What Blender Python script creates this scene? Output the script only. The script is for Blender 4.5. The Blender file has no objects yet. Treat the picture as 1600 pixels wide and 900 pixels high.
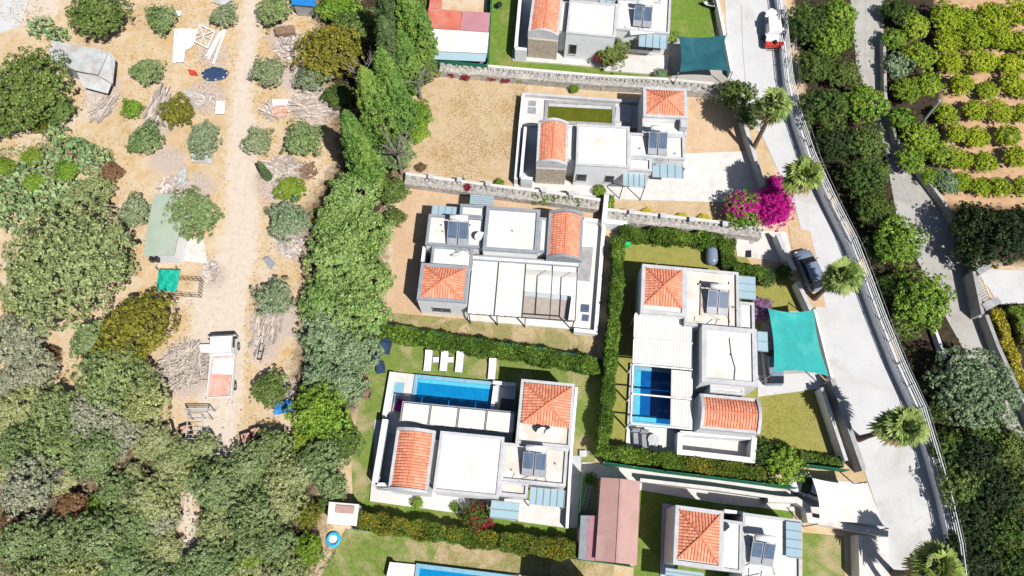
import bpy, math, random
import numpy as np
from mathutils import Vector, Matrix
R = math.radians
# ---------------------------------------------------------------- camera, sky, sun, exposure
sc = bpy.context.scene
col = sc.collection
CAM_H, TILT, FPX = 67.0, R(20.5), 1150.0
cd = bpy.data.cameras.new('camera'); cam = bpy.data.objects.new('camera', cd); col.objects.link(cam)
cd.sensor_width = 36; cd.lens = FPX / 1600 * 36; cd.clip_start = .5; cd.clip_end = 6000
cam.location = (0, 0, CAM_H); cam.rotation_euler = (TILT, 0, 0)
sc.camera = cam
SUN = Vector((.46, -.52, 1.0)).normalized()
EL = math.asin(SUN.z); AZ = math.atan2(SUN.x, SUN.y)
w = bpy.data.worlds.new('World'); sc.world = w; w.use_nodes = True
nt = w.node_tree; bg = nt.nodes['Background']
sky = nt.nodes.new('ShaderNodeTexSky'); sky.sky_type = 'NISHITA'; sky.sun_disc = False
sky.sun_elevation = EL; sky.sun_rotation = AZ
nt.links.new(sky.outputs[0], bg.inputs[0]); bg.inputs[1].default_value = .06
ld = bpy.data.lights.new('sun', 'SUN'); ld.energy = 5.0; ld.angle = R(.5); ld.color = (1, .975, .94)
lo = bpy.data.objects.new('sun', ld); col.objects.link(lo)
lo.rotation_euler = SUN.to_track_quat('Z', 'Y').to_euler()
sc.view_settings.view_transform = 'Standard'; sc.view_settings.look = 'None'
sc.view_settings.exposure = .22; sc.view_settings.gamma = 1; sc.view_settings.use_curve_mapping = False
sc.cycles.max_bounces = 5; sc.cycles.diffuse_bounces = 1; sc.cycles.glossy_bounces = 2
sc.cycles.transparent_max_bounces = 8

def G(px, py, z=0.0):
    """survey point: where the sight line through a photograph pixel meets height z"""
    u, v = (px - 800) / FPX, (450 - py) / FPX
    dz = v * math.sin(TILT) - math.cos(TILT); dy = v * math.cos(TILT) + math.sin(TILT)
    s = (CAM_H - z) / -dz
    return (u * s, dy * s)
# ---------------------------------------------------------------- mesh helpers
class MB:
    def __init__(s): s.v = []; s.f = []; s.m = []; s.k = 0
    def add(s, vs, fs):
        o = len(s.v); s.v += [tuple(p) for p in vs]
        for f in fs: s.f.append([i + o for i in f]); s.m.append(s.k)
        return s
    def box(s, x0, y0, z0, x1, y1, z1):
        return s.add([(x0,y0,z0),(x1,y0,z0),(x1,y1,z0),(x0,y1,z0),(x0,y0,z1),(x1,y0,z1),(x1,y1,z1),(x0,y1,z1)],
                     [(3,2,1,0),(4,5,6,7),(0,1,5,4),(1,2,6,5),(2,3,7,6),(3,0,4,7)])
    def prism(s, poly, z0, z1):
        n = len(poly)
        a = sum(poly[i][0]*poly[(i+1)%n][1]-poly[(i+1)%n][0]*poly[i][1] for i in range(n))
        if a < 0: poly = poly[::-1]
        return s.add([(x,y,z0) for x,y in poly]+[(x,y,z1) for x,y in poly],
                     [tuple(range(n))[::-1], tuple(range(n,2*n))]+[(i,(i+1)%n,(i+1)%n+n,i+n) for i in range(n)])
    def obox(s, c, ax, ay, az):
        c, ax, ay, az = map(Vector, (c, ax, ay, az))
        vs = [c+i*ax+j*ay+k*az for k in (-1,1) for j,i in ((-1,-1),(-1,1),(1,1),(1,-1))]
        return s.add(vs, [(3,2,1,0),(4,5,6,7),(0,1,5,4),(1,2,6,5),(2,3,7,6),(3,0,4,7)])
    def bar(s, a, b, w, h):
        a, b = Vector(a), Vector(b); d = b - a
        if d.length < 1e-5: return s
        up = Vector((0,0,1)) if abs(d.normalized().z) < .95 else Vector((1,0,0))
        sx = d.cross(up).normalized(); sz = sx.cross(d).normalized()
        return s.obox((a+b)/2, d/2, sx*w/2, sz*h/2)
    def tube(s, pts, rad, n=8, caps=True):
        pts = [Vector(p) for p in pts]; rad = rad if isinstance(rad, (list, tuple)) else [rad]*len(pts)
        rings = []
        for i, p in enumerate(pts):
            d = (pts[min(i+1,len(pts)-1)] - pts[max(i-1,0)]).normalized()
            up = Vector((0,0,1)) if abs(d.z) < .9 else Vector((1,0,0))
            a = d.cross(up).normalized(); b = a.cross(d)
            rings.append([p + (a*math.cos(t)+b*math.sin(t))*rad[i] for t in [2*math.pi*k/n for k in range(n)]])
        fs = [(i*n+k, i*n+(k+1)%n, (i+1)*n+(k+1)%n, (i+1)*n+k) for i in range(len(pts)-1) for k in range(n)]
        if caps: fs += [tuple(range(n))[::-1], tuple(range((len(pts)-1)*n, len(pts)*n))]
        return s.add([v for r in rings for v in r], fs)
    def grid(s, P):
        ny, nx = len(P), len(P[0])
        return s.add([p for r in P for p in r], [(j*nx+i, j*nx+i+1, (j+1)*nx+i+1, (j+1)*nx+i) for j in range(ny-1) for i in range(nx-1)])
    def loft(s, secs, caps=True):
        n = len(secs[0])
        fs = [(i*n+k, i*n+(k+1)%n, (i+1)*n+(k+1)%n, (i+1)*n+k) for i in range(len(secs)-1) for k in range(n)]
        if caps: fs += [tuple(range(n))[::-1], tuple(range((len(secs)-1)*n, len(secs)*n))]
        return s.add([v for r in secs for v in r], fs)
    def strip(s, pts, th, z0, z1):
        """mitred wall along a polyline"""
        P = [Vector(p[:2]) for p in pts]; L = []; Rr = []
        for i, p in enumerate(P):
            ns = []
            if i > 0: d = (p-P[i-1]).normalized(); ns.append(Vector((-d.y, d.x)))
            if i < len(P)-1: d = (P[i+1]-p).normalized(); ns.append(Vector((-d.y, d.x)))
            n = sum(ns, Vector((0,0))); n = n.normalized(); k = th/2/max(.4, n.dot(ns[0])); L.append(p+n*k); Rr.append(p-n*k)
        secs = [[(*r, z0), (*l, z0), (*l, z1), (*r, z1)] for l, r in zip(L, Rr)]
        return s.loft(secs)
    def ball(s, c, r, n=10, m=6):
        P = [[(c[0]+r[0]*math.sin(math.pi*j/m)*math.cos(2*math.pi*i/n), c[1]+r[1]*math.sin(math.pi*j/m)*math.sin(2*math.pi*i/n), c[2]-r[2]*math.cos(math.pi*j/m)) for i in range(n+1)] for j in range(m+1)]
        return s.grid(P)
    def build(s, name, mats, parent=None, smooth=False, loc=None, rz=0):
        me = bpy.data.meshes.new(name); me.from_pydata(s.v, [], s.f)
        for m in (mats if isinstance(mats, (list, tuple)) else [mats]): me.materials.append(m)
        if max(s.m, default=0): me.polygons.foreach_set('material_index', s.m)
        if smooth: me.polygons.foreach_set('use_smooth', [True]*len(s.f))
        me.update()
        return link(name, me, parent, loc, rz)
def link(name, me, parent=None, loc=None, rz=0):
    o = bpy.data.objects.new(name, me); col.objects.link(o); o.parent = parent
    if loc: o.location = loc
    o.rotation_euler.z = rz
    return o
def npmesh(name, V, F4, mat):
    me = bpy.data.meshes.new(name); n = len(V); k = len(F4)
    me.vertices.add(n); me.vertices.foreach_set('co', V.astype(np.float32).ravel())
    me.loops.add(k*4); me.loops.foreach_set('vertex_index', F4.astype(np.int32).ravel())
    me.polygons.add(k); me.polygons.foreach_set('loop_start', np.arange(0, 4*k, 4, dtype=np.int32))
    me.update(calc_edges=True); me.materials.append(mat)
    return me
def tag(o, label=None, cat=None, group=None, kind=None):
    for k, v in (('label', label), ('category', cat), ('group', group), ('kind', kind)):
        if v: o[k] = v
    return o
def thing(name, label, cat, loc=(0,0,0), rz=0, group=None):
    o = bpy.data.objects.new(name, None); col.objects.link(o); o.location = loc; o.rotation_euler.z = rz
    o.empty_display_size = .3
    return tag(o, label, cat, group)
# ---------------------------------------------------------------- materials
def lk(nt, a, b): nt.links.new(a, b)
def ramp(nt, fac, stops):
    r = nt.nodes.new('ShaderNodeValToRGB'); lk(nt, fac, r.inputs[0])
    e = r.color_ramp.elements
    while len(e) < len(stops): e.new(.5)
    for x, (p, c) in zip(e, stops): x.position = p; x.color = (*c, 1) if len(c) == 3 else c
    return r.outputs[0]
def noise(nt, vec, scale, detail=6, rough=.6, dist=0):
    n = nt.nodes.new('ShaderNodeTexNoise'); n.inputs['Scale'].default_value = scale; n.inputs['Detail'].default_value = detail
    n.inputs['Roughness'].default_value = rough; n.inputs['Distortion'].default_value = dist
    lk(nt, vec, n.inputs['Vector']); return n.outputs[0]
def mixc(nt, f, a, b, mode='MIX'):
    m = nt.nodes.new('ShaderNodeMix'); m.data_type = 'RGBA'; m.blend_type = mode
    for s, x in ((0, f), (6, a), (7, b)):
        if hasattr(x, 'links'): lk(nt, x, m.inputs[s])
        elif s == 0: m.inputs[0].default_value = x
        else: m.inputs[s].default_value = (*x, 1)
    return m.outputs[2]
def math_(nt, op, a, b):
    m = nt.nodes.new('ShaderNodeMath'); m.operation = op
    for i, x in enumerate((a, b)):
        if hasattr(x, 'links'): lk(nt, x, m.inputs[i])
        else: m.inputs[i].default_value = x
    return m.outputs[0]
def newmat(name):
    m = bpy.data.materials.new(name); m.use_nodes = True
    return m, m.node_tree, m.node_tree.nodes['Principled BSDF']
def bump(nt, b, h, strength, dist=.05):
    n = nt.nodes.new('ShaderNodeBump'); n.inputs['Strength'].default_value = strength; n.inputs['Distance'].default_value = dist
    lk(nt, h, n.inputs['Height']); lk(nt, n.outputs[0], b.inputs['Normal'])
def pos(nt):
    return nt.nodes.new('ShaderNodeNewGeometry').outputs['Position']
def M(name, c, c2=None, scale=1.2, c3=None, s3=.25, rough=.8, bmp=0, bs=12, spec=.3, metal=0, island=0, crack=0):
    m, nt, b = newmat(name); p = pos(nt)
    c2 = c2 or tuple(x*.86 for x in c)
    base = ramp(nt, noise(nt, p, scale, 8, .65), [(.36, c2), (.6, c)])
    if c3: base = mixc(nt, ramp(nt, noise(nt, p, s3, 6, .7, .6), [(.52, (0,0,0)), (.72, (1,1,1))]), base, c3)
    if island:
        g = nt.nodes.new('ShaderNodeNewGeometry')
        v = ramp(nt, g.outputs['Random Per Island'], [(0, (1-island,)*3), (1, (1+island,)*3)])
        base = mixc(nt, 1.0, base, v, 'MULTIPLY')
    if crack:
        wn = nt.nodes.new('ShaderNodeTexNoise'); wn.inputs['Scale'].default_value = 1.1; wn.inputs['Detail'].default_value = 5; lk(nt, p, wn.inputs['Vector'])
        wp = mixc(nt, .12, p, wn.outputs['Color'], 'ADD')
        v = nt.nodes.new('ShaderNodeTexVoronoi'); v.feature = 'DISTANCE_TO_EDGE'; v.inputs['Scale'].default_value = crack; lk(nt, wp, v.inputs['Vector'])
        m1 = ramp(nt, v.outputs['Distance'], [(.0, (.4,.4,.4)), (.009, (0,0,0))]); m2 = ramp(nt, noise(nt, p, .3, 4, .6), [(.5, (0,0,0)), (.62, (1,1,1))])
        base = mixc(nt, mixc(nt, 1.0, m1, m2, 'MULTIPLY'), base, tuple(x*.45 for x in c))
        sp_ = ramp(nt, noise(nt, p, 2.3, 3, .5), [(.70, (0,0,0)), (.76, (.55,.55,.55))]); base = mixc(nt, sp_, base, tuple(x*.55 for x in c))
    lk(nt, base, b.inputs['Base Color']); b.inputs['Roughness'].default_value = rough
    b.inputs['Specular IOR Level'].default_value = spec; b.inputs['Metallic'].default_value = metal
    if bmp: bump(nt, b, noise(nt, p, bs, 5, .7), bmp)
    return m
def leafmat(name, c, c2, tint=None, hue=.12, trans=.14):
    """leaves: every leaf its own tone, every tree its own tint"""
    m, nt, b = newmat(name)
    g = nt.nodes.new('ShaderNodeNewGeometry'); oi = nt.nodes.new('ShaderNodeObjectInfo'); tc = nt.nodes.new('ShaderNodeTexCoord')
    base = ramp(nt, g.outputs['Random Per Island'], [(0, c2), (.75, c), (1, tuple(min(1, x*1.5) for x in c))])
    base = mixc(nt, ramp(nt, noise(nt, g.outputs['Position'], .55, 3, .6), [(.45, (0,0,0)), (.65, (.8,.8,.8))]), base, tint or tuple(x*1.25 for x in c))
    v = ramp(nt, oi.outputs['Random'], [(0, (1-hue*1.2, 1-hue*.6, 1-hue)), (.5, (1,1,1)), (1, (1+hue, 1+hue*.5, 1-hue*.5))])
    base = mixc(nt, 1.0, base, v, 'MULTIPLY')
    lk(nt, base, b.inputs['Base Color']); b.inputs['Roughness'].default_value = .55; b.inputs['Specular IOR Level'].default_value = .25
    t = nt.nodes.new('ShaderNodeBsdfTranslucent'); lk(nt, base, t.inputs[0])
    mx = nt.nodes.new('ShaderNodeMixShader'); mx.inputs[0].default_value = trans
    lk(nt, b.outputs[0], mx.inputs[1]); lk(nt, t.outputs[0], mx.inputs[2])
    lk(nt, mx.outputs[0], nt.nodes['Material Output'].inputs[0])
    return m
def glassmat(name, c, alpha=.75, rough=.12):
    m, nt, b = newmat(name); b.inputs['Base Color'].default_value = (*c, 1); b.inputs['Roughness'].default_value = rough
    b.inputs['Alpha'].default_value = alpha; return m
def watermat(name, c, c2):
    m, nt, b = newmat(name); p = pos(nt)
    lk(nt, ramp(nt, noise(nt, p, 1.3, 3, .5, .8), [(.35, c2), (.65, c)]), b.inputs['Base Color'])
    b.inputs['Roughness'].default_value = .06; bump(nt, b, noise(nt, p, 5, 3, .5, .5), .12, .03); return m
def tilemat():
    m, nt, b = newmat('terracotta tile'); g = nt.nodes.new('ShaderNodeNewGeometry')
    base = ramp(nt, g.outputs['Random Per Island'], [(0, (.60,.20,.11)), (.5, (.71,.26,.15)), (1, (.78,.34,.21))])
    base = mixc(nt, ramp(nt, noise(nt, g.outputs['Position'], .9, 6, .7), [(.5, (0,0,0)), (.8, (.6,.6,.6))]), base, (.64,.36,.26))
    lk(nt, base, b.inputs['Base Color']); b.inputs['Roughness'].default_value = .7; return m
W = {}
W['roof'] = M('white roof coating', (.72,.69,.64), (.63,.60,.555), .9, (.585,.52,.44), .45, .7, .08, 20)
W['roofdirty'] = M('dusty roof coating', (.68,.60,.53), (.56,.48,.41), .5, (.78,.74,.70), .5, .75, .1, 20)
W['parc'] = M('slate grey parapet render', (.27,.29,.32), (.22,.24,.27), 1.5, (.33,.34,.36), .5)
W['par'] = M('grey parapet render', (.50,.50,.51), (.42,.42,.43), 1.5, (.60,.58,.55), .5)
W['wall'] = M('white wall render', (.74,.74,.74), (.67,.67,.67), 1.0, (.62,.60,.57), .4)
W['pave'] = M('pale stone paving', (.64,.61,.575), (.57,.535,.50), 1.4, (.50,.46,.41), .6, .8, .1, 14, crack=.6)
W['pave2'] = M('cool grey paving', (.47,.50,.53), (.40,.43,.46), 1.2)
W['conc'] = M('road concrete', (.55,.545,.54), (.50,.495,.49), .35, (.42,.39,.35), .16, .85, .15, 10, crack=.35)
W['conc2'] = M('old lane concrete', (.42,.40,.37), (.35,.33,.30), .4, (.30,.27,.24), .22, .85, .15, 10, crack=.4)
W['curb'] = M('kerb concrete', (.40,.39,.38), (.30,.29,.28), 2.0)
W['deck'] = M('tan decking', (.40,.34,.295), (.34,.285,.245), 2.0)
W['cement'] = M('cement wall', (.34,.34,.34), (.25,.25,.25), 1.5, (.42,.40,.36), .6)
W['tile'] = tilemat()
W['ridge'] = M('ridge tile', (.66,.22,.12), (.56,.17,.09), 4, rough=.7, island=.15)
W['stone'] = M('rubble stone', (.46,.43,.39), (.22,.21,.19), 3.2, (.55,.50,.43), .5, .9, .8, 5)
W['stonetan'] = M('tan stone cladding', (.50,.43,.34), (.30,.25,.19), 5, None, .5, .9, .8, 6)
W['dark'] = M('dark opening', (.03,.035,.04), (.02,.02,.025), 2, rough=.25)
W['frame'] = M('dark metal', (.06,.065,.07), (.04,.045,.05), 3, rough=.4)
W['grey'] = M('grey metal', (.30,.31,.33), (.24,.25,.27), 2, rough=.4)
W['white'] = M('white paint', (.78,.78,.78), (.70,.70,.70), 2, rough=.45)
W['whitefab'] = M('white canopy fabric', (.72,.69,.63), (.65,.62,.56), 1.0, (.66,.61,.54), .5, .85, .15, 8)
W['glass'] = glassmat('tinted canopy glass', (.36,.50,.56), .86)
W['solar'] = M('solar collector glass', (.10,.14,.21), (.07,.10,.15), 1.0, rough=.15, spec=.6)
W['poolwater'] = watermat('pool water', (.004,.22,.48), (.004,.18,.42))
W['poolshaded'] = watermat('pool water with painted shade', (.004,.10,.34), (.003,.08,.28))  # navy tone paints the shade over this pool into the water colour
W['poolshallow'] = watermat('shallow pool water', (.10,.50,.66), (.08,.44,.60))
W['poolgreen'] = watermat('stagnant pool water', (.115,.125,.008), (.085,.10,.008))
W['poolcope'] = M('blue pool tiles', (.22,.42,.52), (.16,.34,.44), 3)
W['teal'] = M('teal shade cloth', (.035,.37,.345), (.03,.31,.29), .7, (.08,.44,.41), .4, .8, .7, 1.6)
W['darkteal'] = M('dark teal shade cloth', (.015,.095,.12), (.01,.075,.095), .7, (.03,.13,.155), .4, .8, .7, 1.6)
W['netgreen'] = M('green fence screen', (.01,.17,.09), (.01,.12,.07), 1.2)
W['pink'] = M('pink metal roofing', (.45,.275,.24), (.40,.24,.21), .7, (.52,.34,.30), .3, .5)
W['pink2'] = M('rose metal roofing', (.46,.22,.245), (.40,.19,.21), .9, rough=.5)
W['redroof'] = M('faded red roofing', (.58,.17,.11), (.46,.13,.09), .9, (.50,.28,.24), .5, .6)
W['tin'] = M('weathered tin', (.50,.51,.50), (.38,.38,.37), .8, (.40,.31,.25), .45, .5, .2, 4)
W['mint'] = M('pale green roofing', (.36,.42,.33), (.31,.37,.29), .5, (.42,.43,.36), .4, .6)
W['wood'] = M('bleached wood', (.52,.45,.39), (.34,.28,.24), 3, island=.35)
W['wood2'] = M('brown wood', (.26,.17,.11), (.16,.10,.07), 3, island=.35)
W['rubble'] = M('rubble', (.55,.48,.43), (.36,.29,.25), 2.5, island=.4)
W['bark'] = M('bark', (.16,.12,.09), (.09,.07,.05), 4, bmp=.5)
W['barkgrey'] = M('grey bark', (.30,.26,.23), (.19,.16,.14), 4, bmp=.5)
W['blue'] = M('blue tarpaulin', (.02,.22,.55), (.015,.15,.42), 2, (.10,.35,.62), .9, .5, .5, 4)
W['cyan'] = M('sky blue plastic', (.03,.40,.62), (.02,.32,.54), 3, rough=.4)
W['navy'] = M('navy cushion', (.03,.06,.13), (.02,.045,.10), 3)
W['black'] = M('black rubber', (.02,.02,.02), (.012,.012,.012), 3, rough=.6)
W['red'] = M('red paint', (.55,.06,.04), (.40,.05,.03), 2, rough=.5)
W['rust'] = M('rusty red bed', (.62,.36,.28), (.52,.26,.19), 1.6, (.72,.62,.56), .9, .8, .3, 6)
W['carpaint'] = M('slate car paint', (.20,.25,.33), (.17,.22,.29), 1, rough=.2, spec=.6)
W['carglass'] = M('car glass', (.02,.025,.03), (.015,.02,.025), 1, rough=.08, spec=.6)
W['bloom'] = leafmat('magenta bracts', (.62,.015,.33), (.40,.01,.24), (.70,.03,.40), .1, .35)
W['bloomred'] = leafmat('crimson bracts', (.30,.02,.05), (.16,.015,.03), (.36,.04,.08), .1, .3)
W['bloomlilac'] = leafmat('lilac blossom', (.42,.22,.40), (.28,.13,.27), (.52,.32,.48), .1, .3)
def LM(k, n, c, c2, t=None, hue=.1): W[k] = leafmat(n, c, c2, t, hue)
LM('olive', 'olive leaves', (0.25, 0.32, 0.175), (0.09, 0.12, 0.065), (0.35, 0.4, 0.25))
LM('oliveg', 'green olive leaves', (0.22, 0.3, 0.11), (0.075, 0.11, 0.04), (0.3, 0.37, 0.17))
LM('wood_', 'wood leaves', (0.34, 0.38, 0.15), (0.13, 0.15, 0.06), (0.42, 0.44, 0.22))
LM('greyw', 'dusty grey leaves', (0.38, 0.38, 0.25), (0.16, 0.16, 0.11), (0.45, 0.44, 0.31))
LM('pine', 'light green needles', (0.25, 0.38, 0.1), (0.08, 0.14, 0.035), (0.34, 0.46, 0.16))
LM('mid', 'mid green leaves', (0.15, 0.22, 0.05), (0.04, 0.065, 0.016), (0.21, 0.28, 0.075))
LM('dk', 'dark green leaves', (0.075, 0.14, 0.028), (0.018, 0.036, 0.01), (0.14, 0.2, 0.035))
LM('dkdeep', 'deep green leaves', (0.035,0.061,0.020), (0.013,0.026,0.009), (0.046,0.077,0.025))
LM('fresh', 'fresh green leaves', (0.2, 0.34, 0.036), (0.05, 0.1, 0.014), (0.28, 0.41, 0.055))
LM('citrus', 'citrus leaves', (0.36, 0.46, 0.022), (0.12, 0.18, 0.012), (0.46, 0.54, 0.035), .1)
LM('lime', 'lime leaves', (0.189,0.288,0.024), (0.086,0.144,0.012), (0.246,0.324,0.041))
LM('yell', 'yellow green leaves', (0.21, 0.21, 0.028), (0.075, 0.08, 0.012), (0.29, 0.27, 0.04))
LM('cyp', 'cypress foliage', (0.14, 0.27, 0.05), (0.03, 0.06, 0.016), (0.22, 0.34, 0.075), .16)
LM('cyp2', 'blue cypress foliage', (0.103,0.168,0.057), (0.038,0.066,0.022), (0.147,0.210,0.076), .1)
LM('greyg', 'sage leaves', (0.25, 0.35, 0.18), (0.08, 0.13, 0.06), (0.33, 0.42, 0.25))
LM('hedge', 'hedge leaves', (0.081,0.149,0.016), (0.026,0.049,0.007), (0.119,0.196,0.022))
LM('hedgey', 'golden hedge leaves', (0.210,0.190,0.018), (0.084,0.095,0.013), (0.315,0.250,0.027))
LM('brown', 'dry brown leaves', (0.242,0.130,0.068), (0.126,0.065,0.032), (0.294,0.180,0.099))
LM('palm', 'palm fronds', (0.2, 0.29, 0.06), (0.06, 0.1, 0.02), (0.36, 0.4, 0.13))
LM('palmdry', 'dry palm fronds', (0.357,0.280,0.126), (0.210,0.150,0.072), (0.399,0.340,0.162))
LM('cactus', 'cactus pads', (0.26, 0.38, 0.15), (0.12, 0.2, 0.08), (0.38, 0.46, 0.24))
LM('yflower', 'yellow blossom', (0.630,0.520,0.027), (0.399,0.340,0.027), (0.693,0.580,0.072))
LM('straw', 'straw', (0.525,0.360,0.153), (0.357,0.240,0.099), (0.578,0.420,0.198))
LM('screen', 'yellow green screen leaves', (0.3, 0.42, 0.035), (0.08, 0.13, 0.014), (0.4, 0.5, 0.055))
# ---------------------------------------------------------------- ground, lanes, lawns
rng = np.random.default_rng(7)
def seg_dist(P, pts):
    d = np.full(len(P), 1e9)
    for i in range(len(pts)-1):
        a = np.array(pts[i][:2]); b = np.array(pts[i+1][:2]); ab = b - a
        t = np.clip(((P-a)@ab)/max(ab@ab, 1e-9), 0, 1)
        r = 0
        if len(pts[i]) > 2: r = pts[i][2] + t*(pts[i+1][2]-pts[i][2])
        d = np.minimum(d, np.linalg.norm(P-a-t[:,None]*ab, axis=1) - r)
    return d
def inside(P, poly):
    x, y = P[:,0], P[:,1]; c = np.zeros(len(P), bool); n = len(poly)
    for i in range(n):
        x0, y0 = poly[i]; x1, y1 = poly[(i+1)%n]
        m = ((y0 > y) != (y1 > y)); c ^= m & (x < (x1-x0)*(y-y0)/(y1-y0+1e-12)+x0)
    return c
def soft_poly(P, px, soft=.8):
    poly = [G(*p) for p in px]; d = seg_dist(P, poly+[poly[0]]); s = np.where(inside(P, poly), d, -d)
    return np.clip(.5 + s/soft*.5, 0, 1)
def soft_line(P, px, soft=.9):
    pts = [(*G(x, y), r/16.5) for x, y, r in px]; return np.clip(.5 - seg_dist(P, pts)/soft*.5, 0, 1)
gx = np.concatenate([[-3000,-600,-200,-110], np.arange(-72, 72.01, .4), [110,200,600,3000]])
gy = np.concatenate([[-3000,-600,-150,-50], np.arange(-9, 70.01, .4), [110,200,600,3000]])
X, Y = np.meshgrid(gx, gy); P = np.stack([X.ravel(), Y.ravel()], 1)
dust = np.maximum.reduce([
    soft_line(P, [(396,-40,12),(390,60,13),(378,150,15),(377,250,24),(380,330,26),(370,400,30),(345,460,42),(340,520,40),(345,600,34),(340,690,24)], 1.6),
    soft_line(P, [(345,450,20),(300,470,16),(270,470,8)], 1.6)*.8, soft_line(P, [(400,370,8),(420,420,22),(410,560,26)], 2)*.55,
    soft_line(P, [(294,775,5),(296,820,11),(293,860,7)], 1.2), soft_line(P, [(75,480,16),(95,520,14),(130,490,10)], 1.8)*.6,
    soft_line(P, [(-10,20,40),(60,10,40)], 2), soft_line(P, [(150,130,20),(130,180,22),(60,215,14)], 2)*.6])
shade_litter = np.maximum.reduce([
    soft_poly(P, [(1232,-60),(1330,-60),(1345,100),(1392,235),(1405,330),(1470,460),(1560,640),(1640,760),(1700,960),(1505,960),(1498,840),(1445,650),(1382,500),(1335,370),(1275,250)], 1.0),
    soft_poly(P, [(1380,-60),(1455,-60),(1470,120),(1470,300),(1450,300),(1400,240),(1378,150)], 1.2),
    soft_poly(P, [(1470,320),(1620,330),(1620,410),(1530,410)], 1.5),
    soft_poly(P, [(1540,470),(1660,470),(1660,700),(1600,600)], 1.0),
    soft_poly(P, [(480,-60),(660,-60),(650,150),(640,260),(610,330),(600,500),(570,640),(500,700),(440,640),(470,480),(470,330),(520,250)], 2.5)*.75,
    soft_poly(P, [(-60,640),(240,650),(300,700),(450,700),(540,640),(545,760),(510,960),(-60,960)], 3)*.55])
shade_litter *= (1 - soft_line(P, [(294,775,5),(296,820,12),(293,860,8)], 1.2)) 
rub = np.maximum.reduce([soft_line(P, [(x, y, r), (x+4, y+3, r)], 1.6) for x, y, r in
    [(490,165,38),(430,285,34),(455,375,26),(425,500,34),(410,540,20),(290,575,40),(260,250,24),(250,185,26),(455,120,24),(440,60,24),(160,130,26),(320,150,30),(330,85,20),(310,290,22),(330,430,18),(120,800,24)]])
red = soft_poly(P, [(1440,-60),(1680,-60),(1680,340),(1480,330),(1450,180)], 2)
grn = np.clip(soft_line(P, [(15,180,14),(70,200,10)], 2)+soft_line(P, [(505,905,14),(520,800,12),(560,640,18),(600,545,12)], 2)*.8, 0, 1)
mk = np.stack([dust, shade_litter, rub, red], 1)
nx, ny = len(gx), len(gy)
I = (np.arange(ny-1)[:,None]*nx + np.arange(nx-1)[None,:]).ravel()
F = np.stack([I, I+1, I+1+nx, I+nx], 1)
def ground_material():
    m, nt, b = newmat('dry ground'); p = pos(nt)
    at = nt.nodes.new('ShaderNodeAttribute'); at.attribute_name = 'mask'
    sp = nt.nodes.new('ShaderNodeSeparateColor'); lk(nt, at.outputs['Color'], sp.inputs[0])
    big = noise(nt, p, .22, 8, .7, .5); mid = noise(nt, p, 1.6, 8, .75); fine = noise(nt, p, 7, 6, .8)
    a = ramp(nt, big, [(.34, (.53,.395,.245)), (.5, (.61,.475,.32)), (.64, (.66,.54,.40))])
    a = mixc(nt, ramp(nt, noise(nt, p, .75, 9, .78, .4), [(.47, (0,0,0)), (.6, (.8,.8,.8))]), a, (.56,.37,.16))
    a = mixc(nt, ramp(nt, fine, [(.5, (0,0,0)), (.75, (.45,.45,.45))]), a, (.36,.25,.13))
    def edge(ch, k=.9):
        s = math_(nt, 'ADD', ch, math_(nt, 'MULTIPLY', math_(nt, 'SUBTRACT', mid, .5), k))
        return ramp(nt, s, [(.32, (0,0,0)), (.6, (1,1,1))])
    dustc = ramp(nt, mid, [(.3, (.56,.455,.355)), (.55, (.66,.56,.46))])
    a = mixc(nt, edge(at.outputs['Alpha']), a, ramp(nt, mid, [(.35, (.45,.27,.15)), (.6, (.60,.40,.24))]))
    a = mixc(nt, edge(sp.outputs[0]), a, dustc)
    a = mixc(nt, edge(sp.outputs[2], 1.2), a, ramp(nt, fine, [(.36, (.33,.25,.20)), (.55, (.58,.48,.42))]))
    gm = ramp(nt, math_(nt, 'ADD', mid, 0), [(.45, (.16,.20,.06)), (.6, (.30,.28,.12))])
    a = mixc(nt, edge(sp.outputs[1], .7), a, ramp(nt, mid, [(.35, (.028,.022,.015)), (.62, (.075,.055,.035))]))  # leaf litter, darkened so its colour also carries the shade under the trees
    lk(nt, a, b.inputs['Base Color']); b.inputs['Roughness'].default_value = .95; b.inputs['Specular IOR Level'].default_value = .1
    h = math_(nt, 'ADD', fine, noise(nt, p, 22, 4, .7)); bump(nt, b, h, .55, .12); return m
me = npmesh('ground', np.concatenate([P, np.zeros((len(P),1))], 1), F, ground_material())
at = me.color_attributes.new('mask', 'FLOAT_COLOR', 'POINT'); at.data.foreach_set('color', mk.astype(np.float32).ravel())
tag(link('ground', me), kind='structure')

def lawnmat(name, c, c2, dry, lo, hi, sc_=.30):
    m, nt, b = newmat(name); p = pos(nt)
    a = ramp(nt, noise(nt, p, 1.7, 7, .75), [(.35, c2), (.62, c)])
    a = mixc(nt, ramp(nt, noise(nt, p, sc_, 7, .65, .8), [(lo, (0,0,0)), (hi, (1,1,1))]), a, dry)
    a = mixc(nt, ramp(nt, noise(nt, p, 13, 3, .8), [(.42, (.72,.72,.72)), (.6, (1.1,1.1,1.1))]), (0,0,0), a) if 0 else mixc(nt, 1.0, a, ramp(nt, noise(nt, p, 13, 3, .8), [(.4, (.70,.72,.68)), (.62, (1.12,1.1,1.12))]), 'MULTIPLY')
    lk(nt, a, b.inputs['Base Color']); b.inputs['Roughness'].default_value = .95; b.inputs['Specular IOR Level'].default_value = .1
    bump(nt, b, noise(nt, p, 25, 4, .8), .5, .05); return m
W['lawngreen'] = lawnmat('green lawn', (.17,.26,.045), (.12,.20,.03), (.30,.28,.10), .50, .72)
W['lawnmix'] = lawnmat('patchy lawn', (.21,.275,.065), (.15,.21,.045), (.44,.35,.20), .48, .66)
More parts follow.
